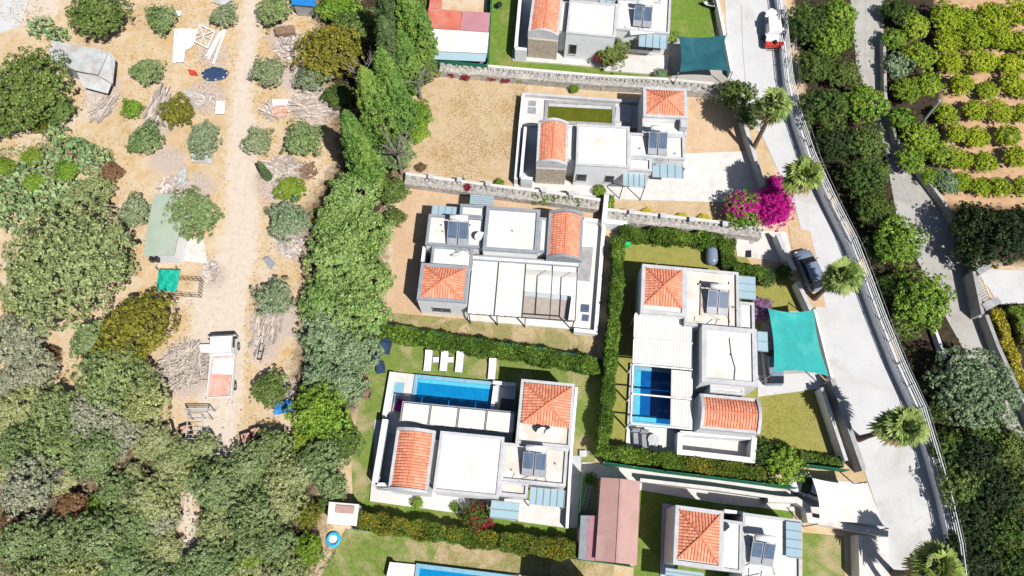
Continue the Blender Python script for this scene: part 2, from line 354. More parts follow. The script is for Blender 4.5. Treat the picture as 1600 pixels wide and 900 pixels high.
W['lawndry'] = lawnmat('dry lawn', (.34,.29,.13), (.25,.235,.09), (.50,.38,.23), .48, .62, .4)
W['lawnolive'] = lawnmat('olive lawn', (.33,.31,.085), (.26,.25,.06), (.38,.32,.14), .5, .8)
W['sand'] = lawnmat('sandy yard', (.60,.42,.27), (.54,.37,.23), (.66,.49,.33), .45, .7)
W['strawyard'] = lawnmat('straw yard', (.60,.46,.30), (.52,.38,.23), (.50,.355,.19), .48, .64, .5)
def sheet(name, px, z, mat, kind='structure', zz=None):
    return tag(MB().add([(*G(x, y), z) for x, y in px], [tuple(range(len(px)))[::-1]]).build(name, W[mat]), kind=kind)
def slab(name, px, z0, z1, mat, kind='structure'):
    """px read at the slab's top"""
    return tag(MB().prism([G(x, y, z1) for x, y in px], z0, z1).build(name, W[mat]), kind=kind)
sheet('yard', [(650,122),(826,128),(806,290),(640,272),(635,205)], .010, 'strawyard')
sheet('yard', [(1072,136),(1140,142),(1166,205),(1174,240),(1068,240)], .010, 'sand')
sheet('yard', [(634,290),(960,330),(945,350),(932,558),(588,508),(604,470),(622,330)], .010, 'sand')
sheet('yard', [(800,285),(1180,318),(1188,350),(945,330),(800,300)], .014, 'strawyard')
sheet('yard', [(600,488),(935,515),(932,555),(588,512)], .018, 'lawndry')
sheet('lawn', [(762,-60),(826,-60),(800,95),(945,107),(1050,118),(1048,128),(760,108)], .012, 'lawngreen')
sheet('lawn', [(1040,-60),(1118,-60),(1118,62),(1060,60),(1048,75),(1040,60)], .012, 'lawngreen')
sheet('lawn', [(590,532),(940,572),(930,722),(905,722),(900,850),(552,800),(548,700),(560,640)], .012, 'lawnmix')
sheet('lawn', [(552,795),(585,775),(890,815),(900,850),(560,812)], .018, 'lawngreen')
sheet('lawn', [(540,826),(912,874),(960,884),(950,960),(480,960),(510,880)], .012, 'lawndry')
sheet('lawn', [(540,826),(690,844),(640,960),(480,960),(510,880)], .017, 'lawnmix')
sheet('lawn', [(968,360),(1150,382),(1180,420),(1190,470),(1180,720),(940,715),(948,560)], .010, 'lawnolive')
sheet('lawn', [(1180,425),(1246,440),(1262,490),(1186,486)], .014, 'lawnolive')
sheet('lawn', [(1186,617),(1288,605),(1300,640),(1325,722),(1184,712)], .014, 'lawnolive')
sheet('lawn', [(1000,762),(1240,790),(1236,960),(985,960)], .012, 'lawngreen')
sheet('lawn', [(1254,832),(1318,838),(1322,960),(1254,960)], .014, 'lawnmix')
# lanes
sheet('road', [(1128,-70),(1226,-70),(1222,60),(1224,130),(1240,200),(1268,270),(1322,375),(1366,500),(1424,640),(1470,800),(1476,960),(1392,960),(1388,900),(1382,830),(1352,740),(1320,640),(1296,590),(1272,470),(1262,400),(1244,330),(1192,215),(1166,180),(1140,130)], .034, 'conc')
sheet('road_verge', [(1222,130),(1236,130),(1262,240),(1300,310),(1340,380),(1366,455),(1350,460),(1318,380),(1284,310),(1250,230)], .040, 'strawyard')
sheet('road_verge', [(1232,352),(1266,362),(1280,420),(1290,480),(1262,480),(1240,410)], .040, 'sand')
sheet('lane', [(1322,-70),(1380,-70),(1380,150),(1396,215),(1425,270),(1466,320),(1512,400),(1545,470),(1605,590),(1700,770),(1640,790),(1560,645),(1480,500),(1440,420),(1402,345),(1382,230),(1338,100)], .022, 'conc2')
for n_, a_ in (('lane_joint', [(1352,-20),(1352,100),(1372,180),(1402,270),(1440,350),(1490,440),(1540,540)]), ('road_joint', [(1158,10),(1160,70),(1166,150)])):
    pts = [G(*p) for p in a_]; mb = MB(); wd = .035
    for a, b in zip(pts, pts[1:]):
        a, b = Vector(a), Vector(b); n = (b-a).normalized(); n = Vector((-n.y, n.x))*wd; z = .038 if n_[0] == 'r' else .027
        mb.add([(*(a-n), z), (*(b-n), z), (*(b+n), z), (*(a+n), z)], [(0,1,2,3)])
    tag(mb.build(n_, W['cement']), kind='structure')
slab('driveway', [(1068,240),(1166,236),(1190,290),(1186,318),(1066,314)], 0, .08, 'pave')
slab('driveway', [(1184,586),(1280,582),(1290,606),(1184,620)], 0, .07, 'conc')
slab('driveway', [(1205,486),(1264,486),(1286,584),(1184,588),(1184,520)], 0, .05, 'conc2')
slab('driveway', [(1250,745),(1355,755),(1386,835),(1330,830),(1262,815),(1240,790)], 0, .06, 'pave')
slab('driveway', [(1344,836),(1388,838),(1392,960),(1344,960)], 0, .10, 'pave')
slab('driveway', [(1040,62),(1062,62),(1140,108),(1140,132),(1050,122)], 0, .05, 'conc2')
slab('driveway', [(1520,420),(1660,425),(1660,470),(1560,476),(1545,450)], 0, .05, 'conc')
slab('paved_corner', [(1146,358),(1228,362),(1242,412),(1152,400)], 0, .07, 'pave')
slab('footpath', [(910,722),(1000,729),(1130,748),(1240,768),(1240,782),(1120,766),(1000,752),(938,748),(908,745)], 0, .06, 'pave')
slab('footpath', [(886,712),(908,712),(906,745),(902,825),(886,825)], 0, .06, 'pave2')
slab('footpath', [(999,753),(1130,770),(1240,786),(1250,800),(1120,786),(998,765)], 0, .05, 'pave')
sheet('road', [(-200,-70),(48,-70),(46,0),(30,40),(-20,62),(-200,80)], .02, 'conc')
# ---------------------------------------------------------------- villas
class House:
    def __init__(s, name, label, a, b, z=4.0, cat='house', group=None):
        A, B = Vector(G(*a, z)), Vector(G(*b, z)); s.rz = math.atan2(B.y-A.y, B.x-A.x); s.o = A
        s.root = thing(name, label, cat, (A.x, A.y, 0), s.rz, group); s.c, s.s = math.cos(-s.rz), math.sin(-s.rz)
    def L(s, px, py, z=0):
        x, y = G(px, py, z); x -= s.o.x; y -= s.o.y
        return (x*s.c-y*s.s, x*s.s+y*s.c)
    def W(s, x, y):
        c, n = math.cos(s.rz), math.sin(s.rz); return (s.o.x+x*c-y*n, s.o.y+x*n+y*c)
    def r(s, q, z):
        x0, y0 = s.L(q[0], q[1], z); x1, y1 = s.L(q[2], q[3], z)
        return min(x0,x1), min(y0,y1), max(x0,x1), max(y0,y1)
    def r4(s, tl, tr, br, bl, z):
        p = [s.L(*q, z) for q in (tl, tr, br, bl)]
        return (p[0][0]+p[3][0])/2, (p[2][1]+p[3][1])/2, (p[1][0]+p[2][0])/2, (p[0][1]+p[1][1])/2
    def P(s, mb, name, mat, parent=None, smooth=False):
        m = [W[k] for k in mat] if isinstance(mat, (list, tuple)) else W[mat]
        return mb.build(name, m, parent or s.root, smooth)
    def block(s, r, z, z0=0, par=.22, pw=.22, roof='roof', wall='wall', parm='par', wname='wall'):
        x0, y0, x1, y1 = r
        wl = s.P(MB().box(x0, y0, z0, x1, y1, z-.06), wname, wall)
        s.P(MB().box(x0+pw-.01, y0+pw-.01, z-.055, x1-pw+.01, y1-pw+.01, z), 'roof', roof, wl)
        e = .025; mb = MB(); a, b, c, d = x0-e, y0-e, x1+e, y1+e
        mb.box(a, b, z-.05, c, b+pw+e, z+par).box(a, d-pw-e, z-.05, c, d, z+par)
        mb.box(a, b+pw+e, z-.05, a+pw+e, d-pw-e, z+par).box(c-pw-e, b+pw+e, z-.05, c, d-pw-e, z+par)
        s.P(mb, 'parapet', parm, wl); return wl
    def plain(s, r, z0, z1, name, mat, parent=None): return s.P(MB().box(r[0], r[1], z0, r[2], r[3], z1), name, mat, parent)
    def wallrun(s, pts, z, th=.25, mat='wall', name='garden_wall', zr=None):
        """pts: pixels read on the wall's top"""
        q = [Vector(s.L(*p, z)) for p in pts]
        s.P(MB().strip(q, th, 0, z), name, mat)
    def window(s, q, side, wallrect, z0, z1, panes=1):
        """side: 's','n','e','w' face of wallrect; q local range along it"""
        x0, y0, x1, y1 = wallrect; a, b = q
        def bx(mb, u0, u1, v0, v1, d0, d1):
            if side == 's': mb.box(u0, y0-d1, v0, u1, y0-d0, v1)
            elif side == 'n': mb.box(u0, y1+d0, v0, u1, y1+d1, v1)
            elif side == 'e': mb.box(x1+d0, u0, v0, x1+d1, u1, v1)
            else: mb.box(x0-d1, u0, v0, x0-d0, u1, v1)
            return mb
        f = MB(); t = .07
        bx(f, a, b, z0, z0+t, .0, .06); bx(f, a, b, z1-t, z1, .0, .06)
        n = panes
        for k in range(n+1):
            u = a+(b-a-t)*k/n; bx(f, u, u+t, z0+t, z1-t, .0, .06)
        fo = s.P(f, 'window', 'grey'); s.P(bx(MB(), a+t, b-t, z0+t, z1-t, .002, .02), 'pane', 'dark', fo)
        s.P(bx(MB(), a-.05, b+.05, z0-.06, z0-.003, .0, .12), 'sill', 'par', fo)
    def window_px(s, q, side, wr, z0=1.0, z1=2.2, panes=1):
        a = s.L(q[0], q[1], z1); b = s.L(q[2], q[1], z1)
        s.window((min(a[0], b[0]), max(a[0], b[0])), side, wr, z0, z1, panes)
    def hip(s, r, z, rise=.72, mg=.32, body=True, wall='wall', blk=None):
        """hip roof of barrel tiles inside border r"""
        x0, y0, x1, y1 = r
        cx, cy = (x0+x1)/2, (y0+y1)/2; C = [(x0,y0),(x1,y0),(x1,y1),(x0,y1)]
        base = MB().add([(*c, z) for c in C]+[(cx, cy, z+rise)], [(0,1,4),(1,2,4),(2,3,4),(3,0,4)])
        rf = s.P(base, 'hip_roof', 'ridge'); mb = MB()
        for i in range(4):
            A, B = Vector(C[i]), Vector(C[(i+1)%4]); e = (B-A); Ln = e.length; e.normalize(); n = Vector((-e.y, e.x)); D = (Vector((cx,cy))-A).dot(n)
            k = max(4, round(Ln/.25)); p = Ln/k
            for j in range(k):
                q = (j+.5)*p; ln = D*min(q, Ln-q)/(Ln/2)
                s.tilecol(mb, (*(A+e*q), z), (*(A+e*q+n*ln), z+rise*ln/D), (e.x, e.y, 0), p*.43)
        s.P(mb, 'tiles', 'tile', rf)
        rd = MB()
        for c in C: rd.tube([(c[0], c[1], z+.07), (cx, cy, z+rise+.06)], .10, 6)
        s.P(rd, 'ridge', 'ridge', rf); return rf
    def tilecol(s, mb, a, b, side, r, L=.42):
        a, b, side = Vector(a), Vector(b), Vector(side).normalized(); d = b-a; n = max(1, round(d.length/L)); d.normalize() if d.length else None
        up = side.cross(d); up = up if up.z > 0 else -up; ln = (b-a).length/n
        for i in range(n):
            p0 = a+d*ln*i; p1 = a+d*ln*(i+1.06)
            vs = []
            for p, rr, h in ((p0, r*1.1, .028), (p1, r*.92, .004)):
                for t in (0, 45, 90, 135, 180): vs.append(p+side*rr*math.cos(R(t))+up*(rr*.62*math.sin(R(t))+h))
            mb.add(vs, [(k, k+1, k+6, k+5) for k in range(4)]+[(4,3,2,1,0)])
    def vault(s, r, z, axis='y', rise=.6, gw=.26, overhang=0, gend='par', tz=.0):
        """shallow arched tile roof, ridge along axis, arched gable copings at both ends"""
        x0, y0, x1, y1 = r
        u0, u1, v0, v1 = (x0, x1, y0, y1) if axis == 'y' else (y0, y1, x0, x1)
        def T(u, v, h): return (u, v, h) if axis == 'y' else (v, u, h)
        cu, hw = (u0+u1)/2, (u1-u0)/2
        def hz(u): t = (u-cu)/hw; return z + rise*(1-abs(t)**1.7)
        us = [u0+(u1-u0)*k/16 for k in range(17)]
        mb = MB().grid([[T(u, v, hz(u)) for u in us] for v in (v0, v1)])
        rf = s.P(mb, 'vault_roof', 'ridge'); mb = MB(); k = max(6, round((v1-v0)/.25)); p = (v1-v0)/k
        side = Vector(T(0, 1, 0))
        for j in range(k):
            v = v0+(j+.5)*p
            for sg in (-1, 1):
                pts = [cu+sg*hw*t for t in (1, .78, .56, .34, .14, .02)]
                for a, b in zip(pts, pts[1:]): s.tilecol(mb, T(a, v, hz(a)), T(b, v, hz(b)), side, p*.43, .5)
        s.P(mb, 'tiles', 'tile', rf)
        s.P(MB().tube([T(cu, v0, z+rise+.05), T(cu, v1, z+rise+.05)], .09, 6), 'ridge', 'ridge', rf)
        for va, vb in ((v0-gw, v0), (v1, v1+gw)):
            n = 18; uu = [u0-gw+(u1-u0+2*gw)*i/n for i in range(n+1)]
            top = [z+.12+(rise+.1)*max(0, 1-abs((u-cu)/(hw+gw))**1.7) for u in uu]
            vs = []
            for vv in (va, vb):
                vs += [T(u, vv, h) for u, h in zip(uu, top)]+[T(u, vv, z-.45) for u in uu]
            q = 2*(n+1); fs = []
            for i in range(n):
                fs += [(i, i+1, i+n+2, i+n+1), (q+i, q+i+1, q+i+n+2, q+i+n+1), (i, i+1, q+i+1, q+i), (n+1+i, n+2+i, q+n+2+i, q+n+1+i)]
            fs += [(0, n+1, q+n+1, q), (n, 2*n+1, q+2*n+1, q+n)]
            s.P(MB().add(vs, fs), 'gable_coping', gend, rf)
        for ua, ub in ((u0-gw, u0-.002), (u1+.002, u1+gw)):
            a, b = T(ua, v0+.002, z-.45), T(ub, v1-.002, z+.10); s.P(MB().box(a[0], a[1], a[2], b[0], b[1], b[2]), 'eaves_coping', gend, rf)
        return rf
    def canopy(s, r, z, drop=.0, n=4, axis='x', name='glass_canopy', mat='glass', posts=False, thick=.06):
        x0, y0, x1, y1 = r
        g = s.P(MB().box(x0, y0, z, x1, y1, z+.03), name, mat); f = MB()
        for k in range(n+1):
            if axis == 'x': u = x0+(x1-x0-.06)*k/n; f.box(u, y0, z+.032, u+.06, y1, z+.032+thick)
            else: u = y0+(y1-y0-.06)*k/n; f.box(x0, u, z+.032, x1, u+.06, z+.032+thick)
        fr = s.P(f, 'frame', 'grey', g)
        if posts:
            for px, py in ((x0+.05, y0+.05), (x1-.05, y0+.05)): s.P(MB().box(px-.04, py-.04, 0, px+.04, py+.04, z-.004), 'post', 'grey')
        return g

NSOL = [0]
def solar(H, q, label, z=4.0, k=.0):
    """solar_water_heater standing on a flat roof: q = panel px rect, seen at mid height"""
    x0, y0, x1, y1 = H.r(q, z+.6); w_, d_ = x1-x0, y1-y0; cx, cy = (x0+x1)/2, (y0+y1)/2
    wx, wy = H.W(cx, y0)
    t = thing('solar_water_heater', label, 'solar heater', (wx, wy, z), H.rz, 'solar water heaters on the villa roofs')
    for i in (0, 1):
        a = -w_/2+i*(w_/2+.03); b = a+w_/2-.06
        pn = MB().add([(a,0,.25),(b,0,.25),(b,d_,1.05),(a,d_,1.05),(a,0,.33),(b,0,.33),(b,d_,1.13),(a,d_,1.13)], [(3,2,1,0),(4,5,6,7),(0,1,5,4),(1,2,6,5),(2,3,7,6),(3,0,4,7)]).build('collector_panel', W['grey'], t)
        e = .06; MB().add([(a+e,e,.345),(b-e,e,.345),(b-e,d_-e,1.13),(a+e,d_-e,1.13)], [(0,1,2,3)]).build('pane', W['solar'], pn)
    MB().tube([(-w_*.42, d_+.35, 1.28), (w_*.42, d_+.35, 1.28)], [.27, .27], 14).build('tank', W['white'], t, True)
    f = MB()
    for x in (-w_*.4, w_*.4):
        f.bar((x, .1, 0), (x, .1, .3), .05, .05).bar((x, d_+.35, 0), (x, d_+.35, 1.05), .05, .05).bar((x, d_-.1, 0), (x, d_-.1, 1.0), .05, .05).bar((x, .1, .03), (x, d_+.35, .03), .05, .05)
    f.build('stand', W['grey'], t)
    m = MB(); rp = random.Random(int(q[0]))
    for k in range(4): a = Vector((rp.uniform(-w_*.7,w_*.5), rp.uniform(-1.1,-.3), .06)); m.tube([a, a+Vector((rp.uniform(.3,.9)*rp.choice((-1,1)), 0, 0)), a+Vector((rp.uniform(.3,.9)*rp.choice((-1,1)), rp.uniform(.3,.8), 0))], .025, 5)
    m.build('pipework', W['grey'], t)
    MB().tube([(w_*.44, d_+.3, 1.2), (w_*.5, d_*.5, .5), (w_*.5, .1, .2), (w_*.62, -.6, .05)], .02, 5).build('pipe', W['black'], t)
    return t
def pergola(H, q4, z, label, panels, zq=None, group=None, mat='whitefab', slats=0, open_from=None, posts=True, name='pergola'):
    """q4: px corners TL,TR,BR,BL at z; panels: list of (u0,u1,v0,v1) covered fractions (u left-right, v top-bottom)"""
    x0, y0, x1, y1 = H.r4(*q4, z)
    wx, wy = H.W((x0+x1)/2, (y0+y1)/2); t = thing(name, label, 'pergola', (wx, wy, 0), H.rz, group)
    w_, d_ = (x1-x0)/2, (y1-y0)/2
    return t, w_, d_
def pool(H, q4, label, z, mat='poolwater', steps=None, cope=.35, copem='poolcope', shell=True):
    x0, y0, x1, y1 = H.r4(*q4, z); cx, cy = (x0+x1)/2, (y0+y1)/2; wx, wy = H.W(cx, cy)
    t = thing('swimming_pool', label, 'swimming pool', (wx, wy, 0), H.rz); a, b = (x1-x0)/2, (y1-y0)/2; c = cope
    m = MB().box(-a-c, b, 0, a+c, b+c, z+.08).box(-a-c, -b-c, 0, a+c, -b, z+.08).box(-a-c, -b, 0, -a, b, z+.08).box(a, -b, 0, a+c, b, z+.08)
    m.build('coping', W[copem], t)
    MB().box(-a+.002, -b+.002, .02, a-.002, b-.002, z).build('water', W[mat], t)
    return t, a, b
VG = 'white villas with orange tile roofs'
def slabL(H, q4, z, name, mat, z0=0):
    """terrace slab from four px corners at its top"""
    return H.P(MB().prism([H.L(*p, z) for p in q4], z0, z), name, mat)
def dish(H, x, y, label, z, r=.42):
    wx, wy = G(x, y, z+.6); t = thing('satellite_dish', label, 'satellite dish', (wx, wy, z), R(20), 'satellite dishes on the roofs')
    P = []
    for j in range(5):
        a = j/4; P.append([(r*a*math.cos(k*math.pi/8), -.12+.5*r*a*math.sin(k*math.pi/8)-.25*r*(1-a*a), .55+r*a*.86*math.sin(k*math.pi/8)+.3*r*a*a) for k in range(17)])
    MB().grid(P).build('reflector', W['white'], t, True)
    MB().tube([(0,.1,0),(0,.05,.5)], .03, 6).bar((0,.02,.5),(0,-.45,.62),.03,.03).build('mast', W['grey'], t)
def vent(mb, x, y, z): mb.tube([(x,y,z),(x,y,z+.25)], .06, 6)

# ---- villa D (bottom centre, bright pool)
H = House('house', 'white villa with a bright blue pool and four loungers on its lawn', (692.6,679), (783,687.8), 4.3, 'house', VG)
rw = H.r4((692.6,679),(783,687.8),(774.3,771.5),(682.3,764), 4.3); H.block((rw[0]-.25, rw[1]-.25, rw[2]+.25, rw[3]+.25), 4.3, par=.12)
rr = H.r4((784,690.5),(885,703),(880,757),(779,750), 3.7); wl = H.block((rw[2]+.26, rr[1]-.1, rr[2]+.15, rr[3]), 3.7, roof='roofdirty')
rb = H.r4((779,750),(826,752),(823,779),(776,771.5), 3.7); H.block((rw[2]+.26, rb[1], rb[2], rr[1]-.13), 3.7, roof='roofdirty')
rt = H.r4((815,593.5),(899,601),(889,699),(806,689), 4.1); H.block((rt[0], rr[3]+.03, rt[2], rt[3]), 4.1, roof='roofdirty', wname='tower_wall')
rh = H.r4((820,598.5),(893,606),(890,668),(815.6,662), 4.2); H.hip(rh, 4.2)
rl = H.r4((677,687),(690,689),(684,756),(668,752), 3.5); H.block((rl[0]-.2, rl[1], rw[0]-.3, rl[3]), 3.5, par=.1)
rv = H.r4((625.4,672.6),(676.4,678.5),(663.3,766.3),(611,761), 3.9); H.plain((rv[0]-.24, rv[1]-.24, rv[2]+.24, rv[3]+.24), 0, 3.44, 'wall', 'wall'); H.vault(rv, 3.9)
H.window_px((845,0,868), 's', (rw[2]+.26, rr[1]-.1, rr[2]+.15, rr[3]), .9, 2.3, 4)
H.window_px((706,0,722), 's', (rw[0]-.25, rw[1]-.25, rw[2]+.25, rw[3]+.25), 1, 2.2)
H.canopy(H.r4((828.7,760),(883,767),(882,793),(826,788), 3.0), 3.0, n=5, posts=True)
H.canopy(H.r4((767.7,781),(811.5,786),(810,814.5),(766,809), 2.9), 2.9, n=2, axis='y', posts=True)
slabL(H, ((580,757),(684,763),(890,790),(886,825),(578,783)), .25, 'terrace', 'pave')
slabL(H, ((612,581),(806,601),(800,690),(600,664)), .35, 'pool_terrace', 'pave')
slabL(H, ((601,664),(800,690),(795,702),(598,676)), .36, 'terrace_strip', 'pave2')
H.wallrun([(613,581),(601,652)], .75, .5); H.wallrun([(602,655),(585,757)], 1.9, .5); H.wallrun([(586,757),(604,757)], 1.9, .3)
H.wallrun([(806,601),(770,597)], .8, .3)
H.wallrun([(901,605),(893,700),(886,825)], 1.2, .25)
slabL(H, ((585,655),(622,662),(606,764),(583,758)), .12, 'side_court', 'pave2')
solar(H, (818,707,852,746), 'two panel solar heater with white tank on the villa with the four white loungers', 3.7)
dish(H, 845, 671, 'satellite dish below a hip roof, the left one of a close pair', 4.1); dish(H, 858, 673, 'satellite dish below a hip roof, the right one of a close pair', 4.1)
m = MB(); [vent(m, *H.L(*p, 3.8), 3.7) for p in ((800,735),(812,752),(868,725),(730,722))]; H.P(m, 'vent_pipe', 'grey')
t, a, b = pool(H, ((653,591),(770.5,603),(767,641),(649,631)), 'bright blue swimming pool beside a row of white sunshades', .44)
MB().box(-a+.05, b-.35, .445, a-.05, b-.02, .452).build('step', W['poolshallow'], t)
slabL(H, ((779,604),(806,607),(803,650),(776,646)), .40, 'equipment_deck', 'pave2'); H.wallrun([(774,603),(769,640)], 1.1, .35)
slabL(H, ((783,622),(804,624),(802,648),(780,645)), .46, 'hatch', 'frame')
for q in (((617,597),(632,598),(630,616),(614,614)), ((615,618),(629,619),(627,630),(613,629))): slabL(H, q, .375, 'skylight', 'poolcope', .3)
# four separate shade panels in one pergola
x0, y0, x1, y1 = H.r4((629,630),(804.6,650),(802,673),(626,657.5), 3.0)
t = thing('pergola', 'pergola with four white fabric panels along the edge of the bright pool', 'pergola', (*H.W((x0+x1)/2, (y0+y1)/2), 0), H.rz)
w_ = (x1-x0)/2; d_ = (y1-y0)/2+.12; f = MB()
for k in range(4):
    a = -w_+2*w_*k/4+.09; b = -w_+2*w_*(k+1)/4-.09
    MB().grid([[(a+(b-a)*i/8, -d_+2*d_*j/4, 3.0-.03*math.cos(i*math.pi/2)) for i in range(9)] for j in range(5)]).build('canopy_panel', W['whitefab'], t)
for k in range(5): f.bar((-w_+2*w_*k/4, -d_, 3.05), (-w_+2*w_*k/4, d_+.15, 3.05), .09, .12)
f.bar((-w_, d_+.12, 2.92), (w_, d_+.12, 2.92), .09, .12).bar((-w_, -d_, 2.92), (w_, -d_, 2.92), .09, .12); f.build('frame', W['grey'], t)
for x in (-w_+.05, 0, w_-.05): MB().box(x-.05, d_+.05, .36, x+.05, d_+.17, 2.85).build('post', W['grey'], t)

# ---- villa C (centre, long pergola)
H = House('house', 'white villa on a bare sandy yard with a long cream pergola', (762,324.5), (844,330), 4.3, 'house', VG)
rw = H.r4((762,324.5),(844,330),(837.6,396.6),(755,390), 4.3); rwb = (rw[0]-.05, rw[1]-.05, rw[2]+.05, rw[3]+.05); H.block(rwb, 4.3, par=.2, pw=.3, parm='parc')
rr = H.r4((670.6,337),(756,341),(752,388),(665,384), 3.6); R1 = (rr[0], rr[1], rwb[0]-.04, rr[3]); H.block(R1, 3.6, parm='parc')
rq = H.r4((720,320),(758,323),(757,340),(719,337), 3.6); H.block((rq[0], rr[3]+.03, rwb[0]-.04, rq[3]), 3.6, parm='parc')
rt = H.r4((659.6,411),(732,418),(730.5,473.6),(651,468.7), 4.0)
H.block((rt[0]+.75, rt[3]+.03, rt[2]+.1, rr[1]-.03), 3.5, par=.1, parm='parc')
TW = rt; H.block(TW, 4.0, par=.16, pw=.3, wname='tower_wall', parm='parc'); rh = (rt[0]+.30, rt[1]+.30, rt[2]-.30, rt[3]-.25); H.hip(rh, 4.05)
H.window_px((674,482,704), 's', TW, 1.0, 2.3, 2)
H.wallrun([(663,385),(660,409)], 2.6, .3); slabL(H, ((664,384),(676,386),(673,410),(661,408)), .1, 'light_well', 'cement')
rl = H.r4((841,340),(860,342),(852,395),(838,394), 3.5); H.block((rwb[2]+.03, rl[1], rl[2]+.2, rl[3]), 3.5, par=.1, parm='parc')
rv = H.r4((863.7,333.5),(908,338),(903.6,405.6),(856.4,399), 3.9); H.plain((rv[0]-.24, rv[1]-.24, rv[2]+.24, rv[3]+.24), 0, 3.44, 'wall', 'wall'); H.vault(rv, 3.9, gend='parc')
rs = H.r4((738,393),(907,409),(906,420),(737,404), 3.2); H.block((rs[0], rs[1], rs[2], min(rs[3], rwb[1]-.05)), 3.2, par=.05, pw=.12, wall='wall', parm='parc')
H.canopy(H.r4((675.5,321),(718,324),(717,338),(674,335), 2.9), 2.9, n=4, posts=False); H.canopy(H.r4((735,303),(772,306),(771,321.5),(734,319), 2.9), 2.9, n=5, axis='y')
slabL(H, ((905,340),(946,345),(932,520),(895,514),(731,500),(738,404),(905,420)), .30, 'terrace', 'roof')
H.wallrun([(913,342),(944,346),(931,519),(897,515)], .95, .35); H.wallrun([(913,343),(906,382)], .9, .2)
slabL(H, ((908,385),(927,386),(922,440),(903,438)), .34, 'sunken_court', 'cement')
slabL(H, ((820,455),(898,463),(893,503),(815,496)), .34, 'pool_floor', 'deck'); slabL(H, ((820,455),(898,463),(897,470),(819,462)), .38, 'pool_ledge', 'pave2'); H.wallrun([(895,464),(890,500)], 1.1, .25)  # last low wall is added so that its shadow darkens the deck
for q in (((908,475),(921,476),(920,488),(907,487)), ((910,491),(920.5,492),(919.5,502),(909,501))): slabL(H, q, .36, 'skylight', 'solar', .3)
solar(H, (701,349,731,382), 'two panel solar heater with white tank on the roof above the sandy yard', 3.6)
dish(H, 749, 368, 'white satellite dish standing alone beside a narrow roof gap', 3.6, .5)
m = MB(); [vent(m, *H.L(*p, 3.7), 3.6) for p in ((690,352),(735,352),(692,362))]; vent(m, *H.L(801,361,4.4), 4.3); H.P(m, 'vent_pipe', 'grey')
x0, y0, x1, y1 = H.r4((737.8,404),(905,419.8),(895.5,503),(731,488), 3.0)
t = thing('pergola', 'long cream pergola, half covered and half open over a drained pool', 'pergola', (*H.W((x0+x1)/2, (y0+y1)/2), 0), H.rz)
w_, d_ = (x1-x0)/2, (y1-y0)/2; f = MB()
for a, b, c in ((-1, -.50, -1), (-.49, .01, -1), (.03, .52, .80), (.53, 1, .80)):
    MB().grid([[(w_*(a+(b-a)*i/8), d_*(c+(1-c)*j/6), 3.0+.02*math.cos(i*3.1)) for i in range(9)] for j in range(7)]).build('canopy_panel', W['whitefab'], t)
for k in (-1, -.495, .02, .53, 1): f.bar((w_*k, -d_, 3.05), (w_*k, d_, 3.05), .09, .12)
f.bar((-w_, -d_, 2.93), (w_, -d_, 2.93), .09, .12).bar((-w_, d_, 2.93), (w_, d_, 2.93), .09, .12); f.build('frame', W['frame'], t)
for k in (-.97, -.45, .08, .98): MB().box(w_*k-.05, -d_-.05, 0, w_*k+.05, -d_+.05, 2.85).build('post', W['frame'], t)

# ---- villa B (upper centre, green pool)
H = House('house', 'white villa with a stagnant green pool and pale concrete driveway', (906,196), (984,200), 4.2, 'house', VG)
rw = H.r4((906,196),(984,201),(979,262),(899,256), 4.2); rwb = (rw[0]-.1, rw[1]-.1, rw[2]+.1, rw[3]+.1); H.block(rwb, 4.2, par=.12)
rr = H.r4((985,206),(1071,217),(1067,251),(982,246), 3.6); R1 = (rwb[2]+.04, rr[1], rr[2], rr[3]); H.block(R1, 3.6, roof='roof')
re = H.r4((980,248),(1018,251),(1017,270),(979,266), 3.6); R2 = (rwb[2]+.04, re[1], re[2], rr[1]-.03); H.block(R2, 3.6)
rt = H.r4((1007,136),(1074,141),(1072,187),(1003,182), 4.1); TW = (rt[0], rr[3]+.6, rt[2], rt[3])
H.block((rt[0], rr[3]+.03, rt[2], rt[1]), 3.6, par=.12); H.block(rt, 4.1, par=.16, pw=.3, wname='tower_wall'); H.hip((rt[0]+.3, rt[1]+.3, rt[2]-.3, rt[3]-.3), 4.15)
rl = H.r4((886,197),(905,198),(899,250),(882,248), 3.4); H.block((rl[0]-.1, rl[1], rwb[0]-.03, rl[3]), 3.4, par=.1)
rv = H.r4((847,192),(886,197),(881,255),(840,254), 3.9); vw = (rv[0]-.24, rv[1]-.24, rv[2]+.24, rv[3]+.24); H.plain(vw, 0, 3.44, 'wall', 'wall'); H.vault(rv, 3.9)
H.plain((vw[0]+.02, vw[1]-.08, vw[2]-.02, vw[1]-.003), 0, 3.2, 'stone_cladding', 'stonetan')
H.window_px((910,0,925), 's', rwb, 1.2, 2.6); H.window_px((951,0,964), 's', rwb, 1.2, 2.6); H.window_px((1010,0,1064), 's', R1, 1.0, 2.3, 5)
H.canopy(H.r4((1020,255),(1068,259),(1067,280),(1018,276), 3.3), 3.3, n=4)
g = H.r4((974,271),(1009.5,273),(1007,292),(972,290), 3.0); H.canopy(g, 3.0, n=4); m = MB()
for x in (g[0]+.04, g[2]-.04): m.bar((x, g[1]+.04, 2.96), (x, g[1]+.04, 0), .08, .08).bar((x, g[1], 2.9), (x-.9, g[3]-.1, 1.2), .06, .06)
H.P(m, 'canopy_support', 'frame')
slabL(H, ((803,278),(905,284),(1068,268),(1067,314),(960,311),(803,292)), .22, 'terrace', 'pave')
slabL(H, ((819,146),(1003,160),(1000,200),(813,196)), .35, 'pool_terrace', 'pave')
slabL(H, ((814,196),(848,198),(838,285),(806,281)), .10, 'side_court', 'pave2')
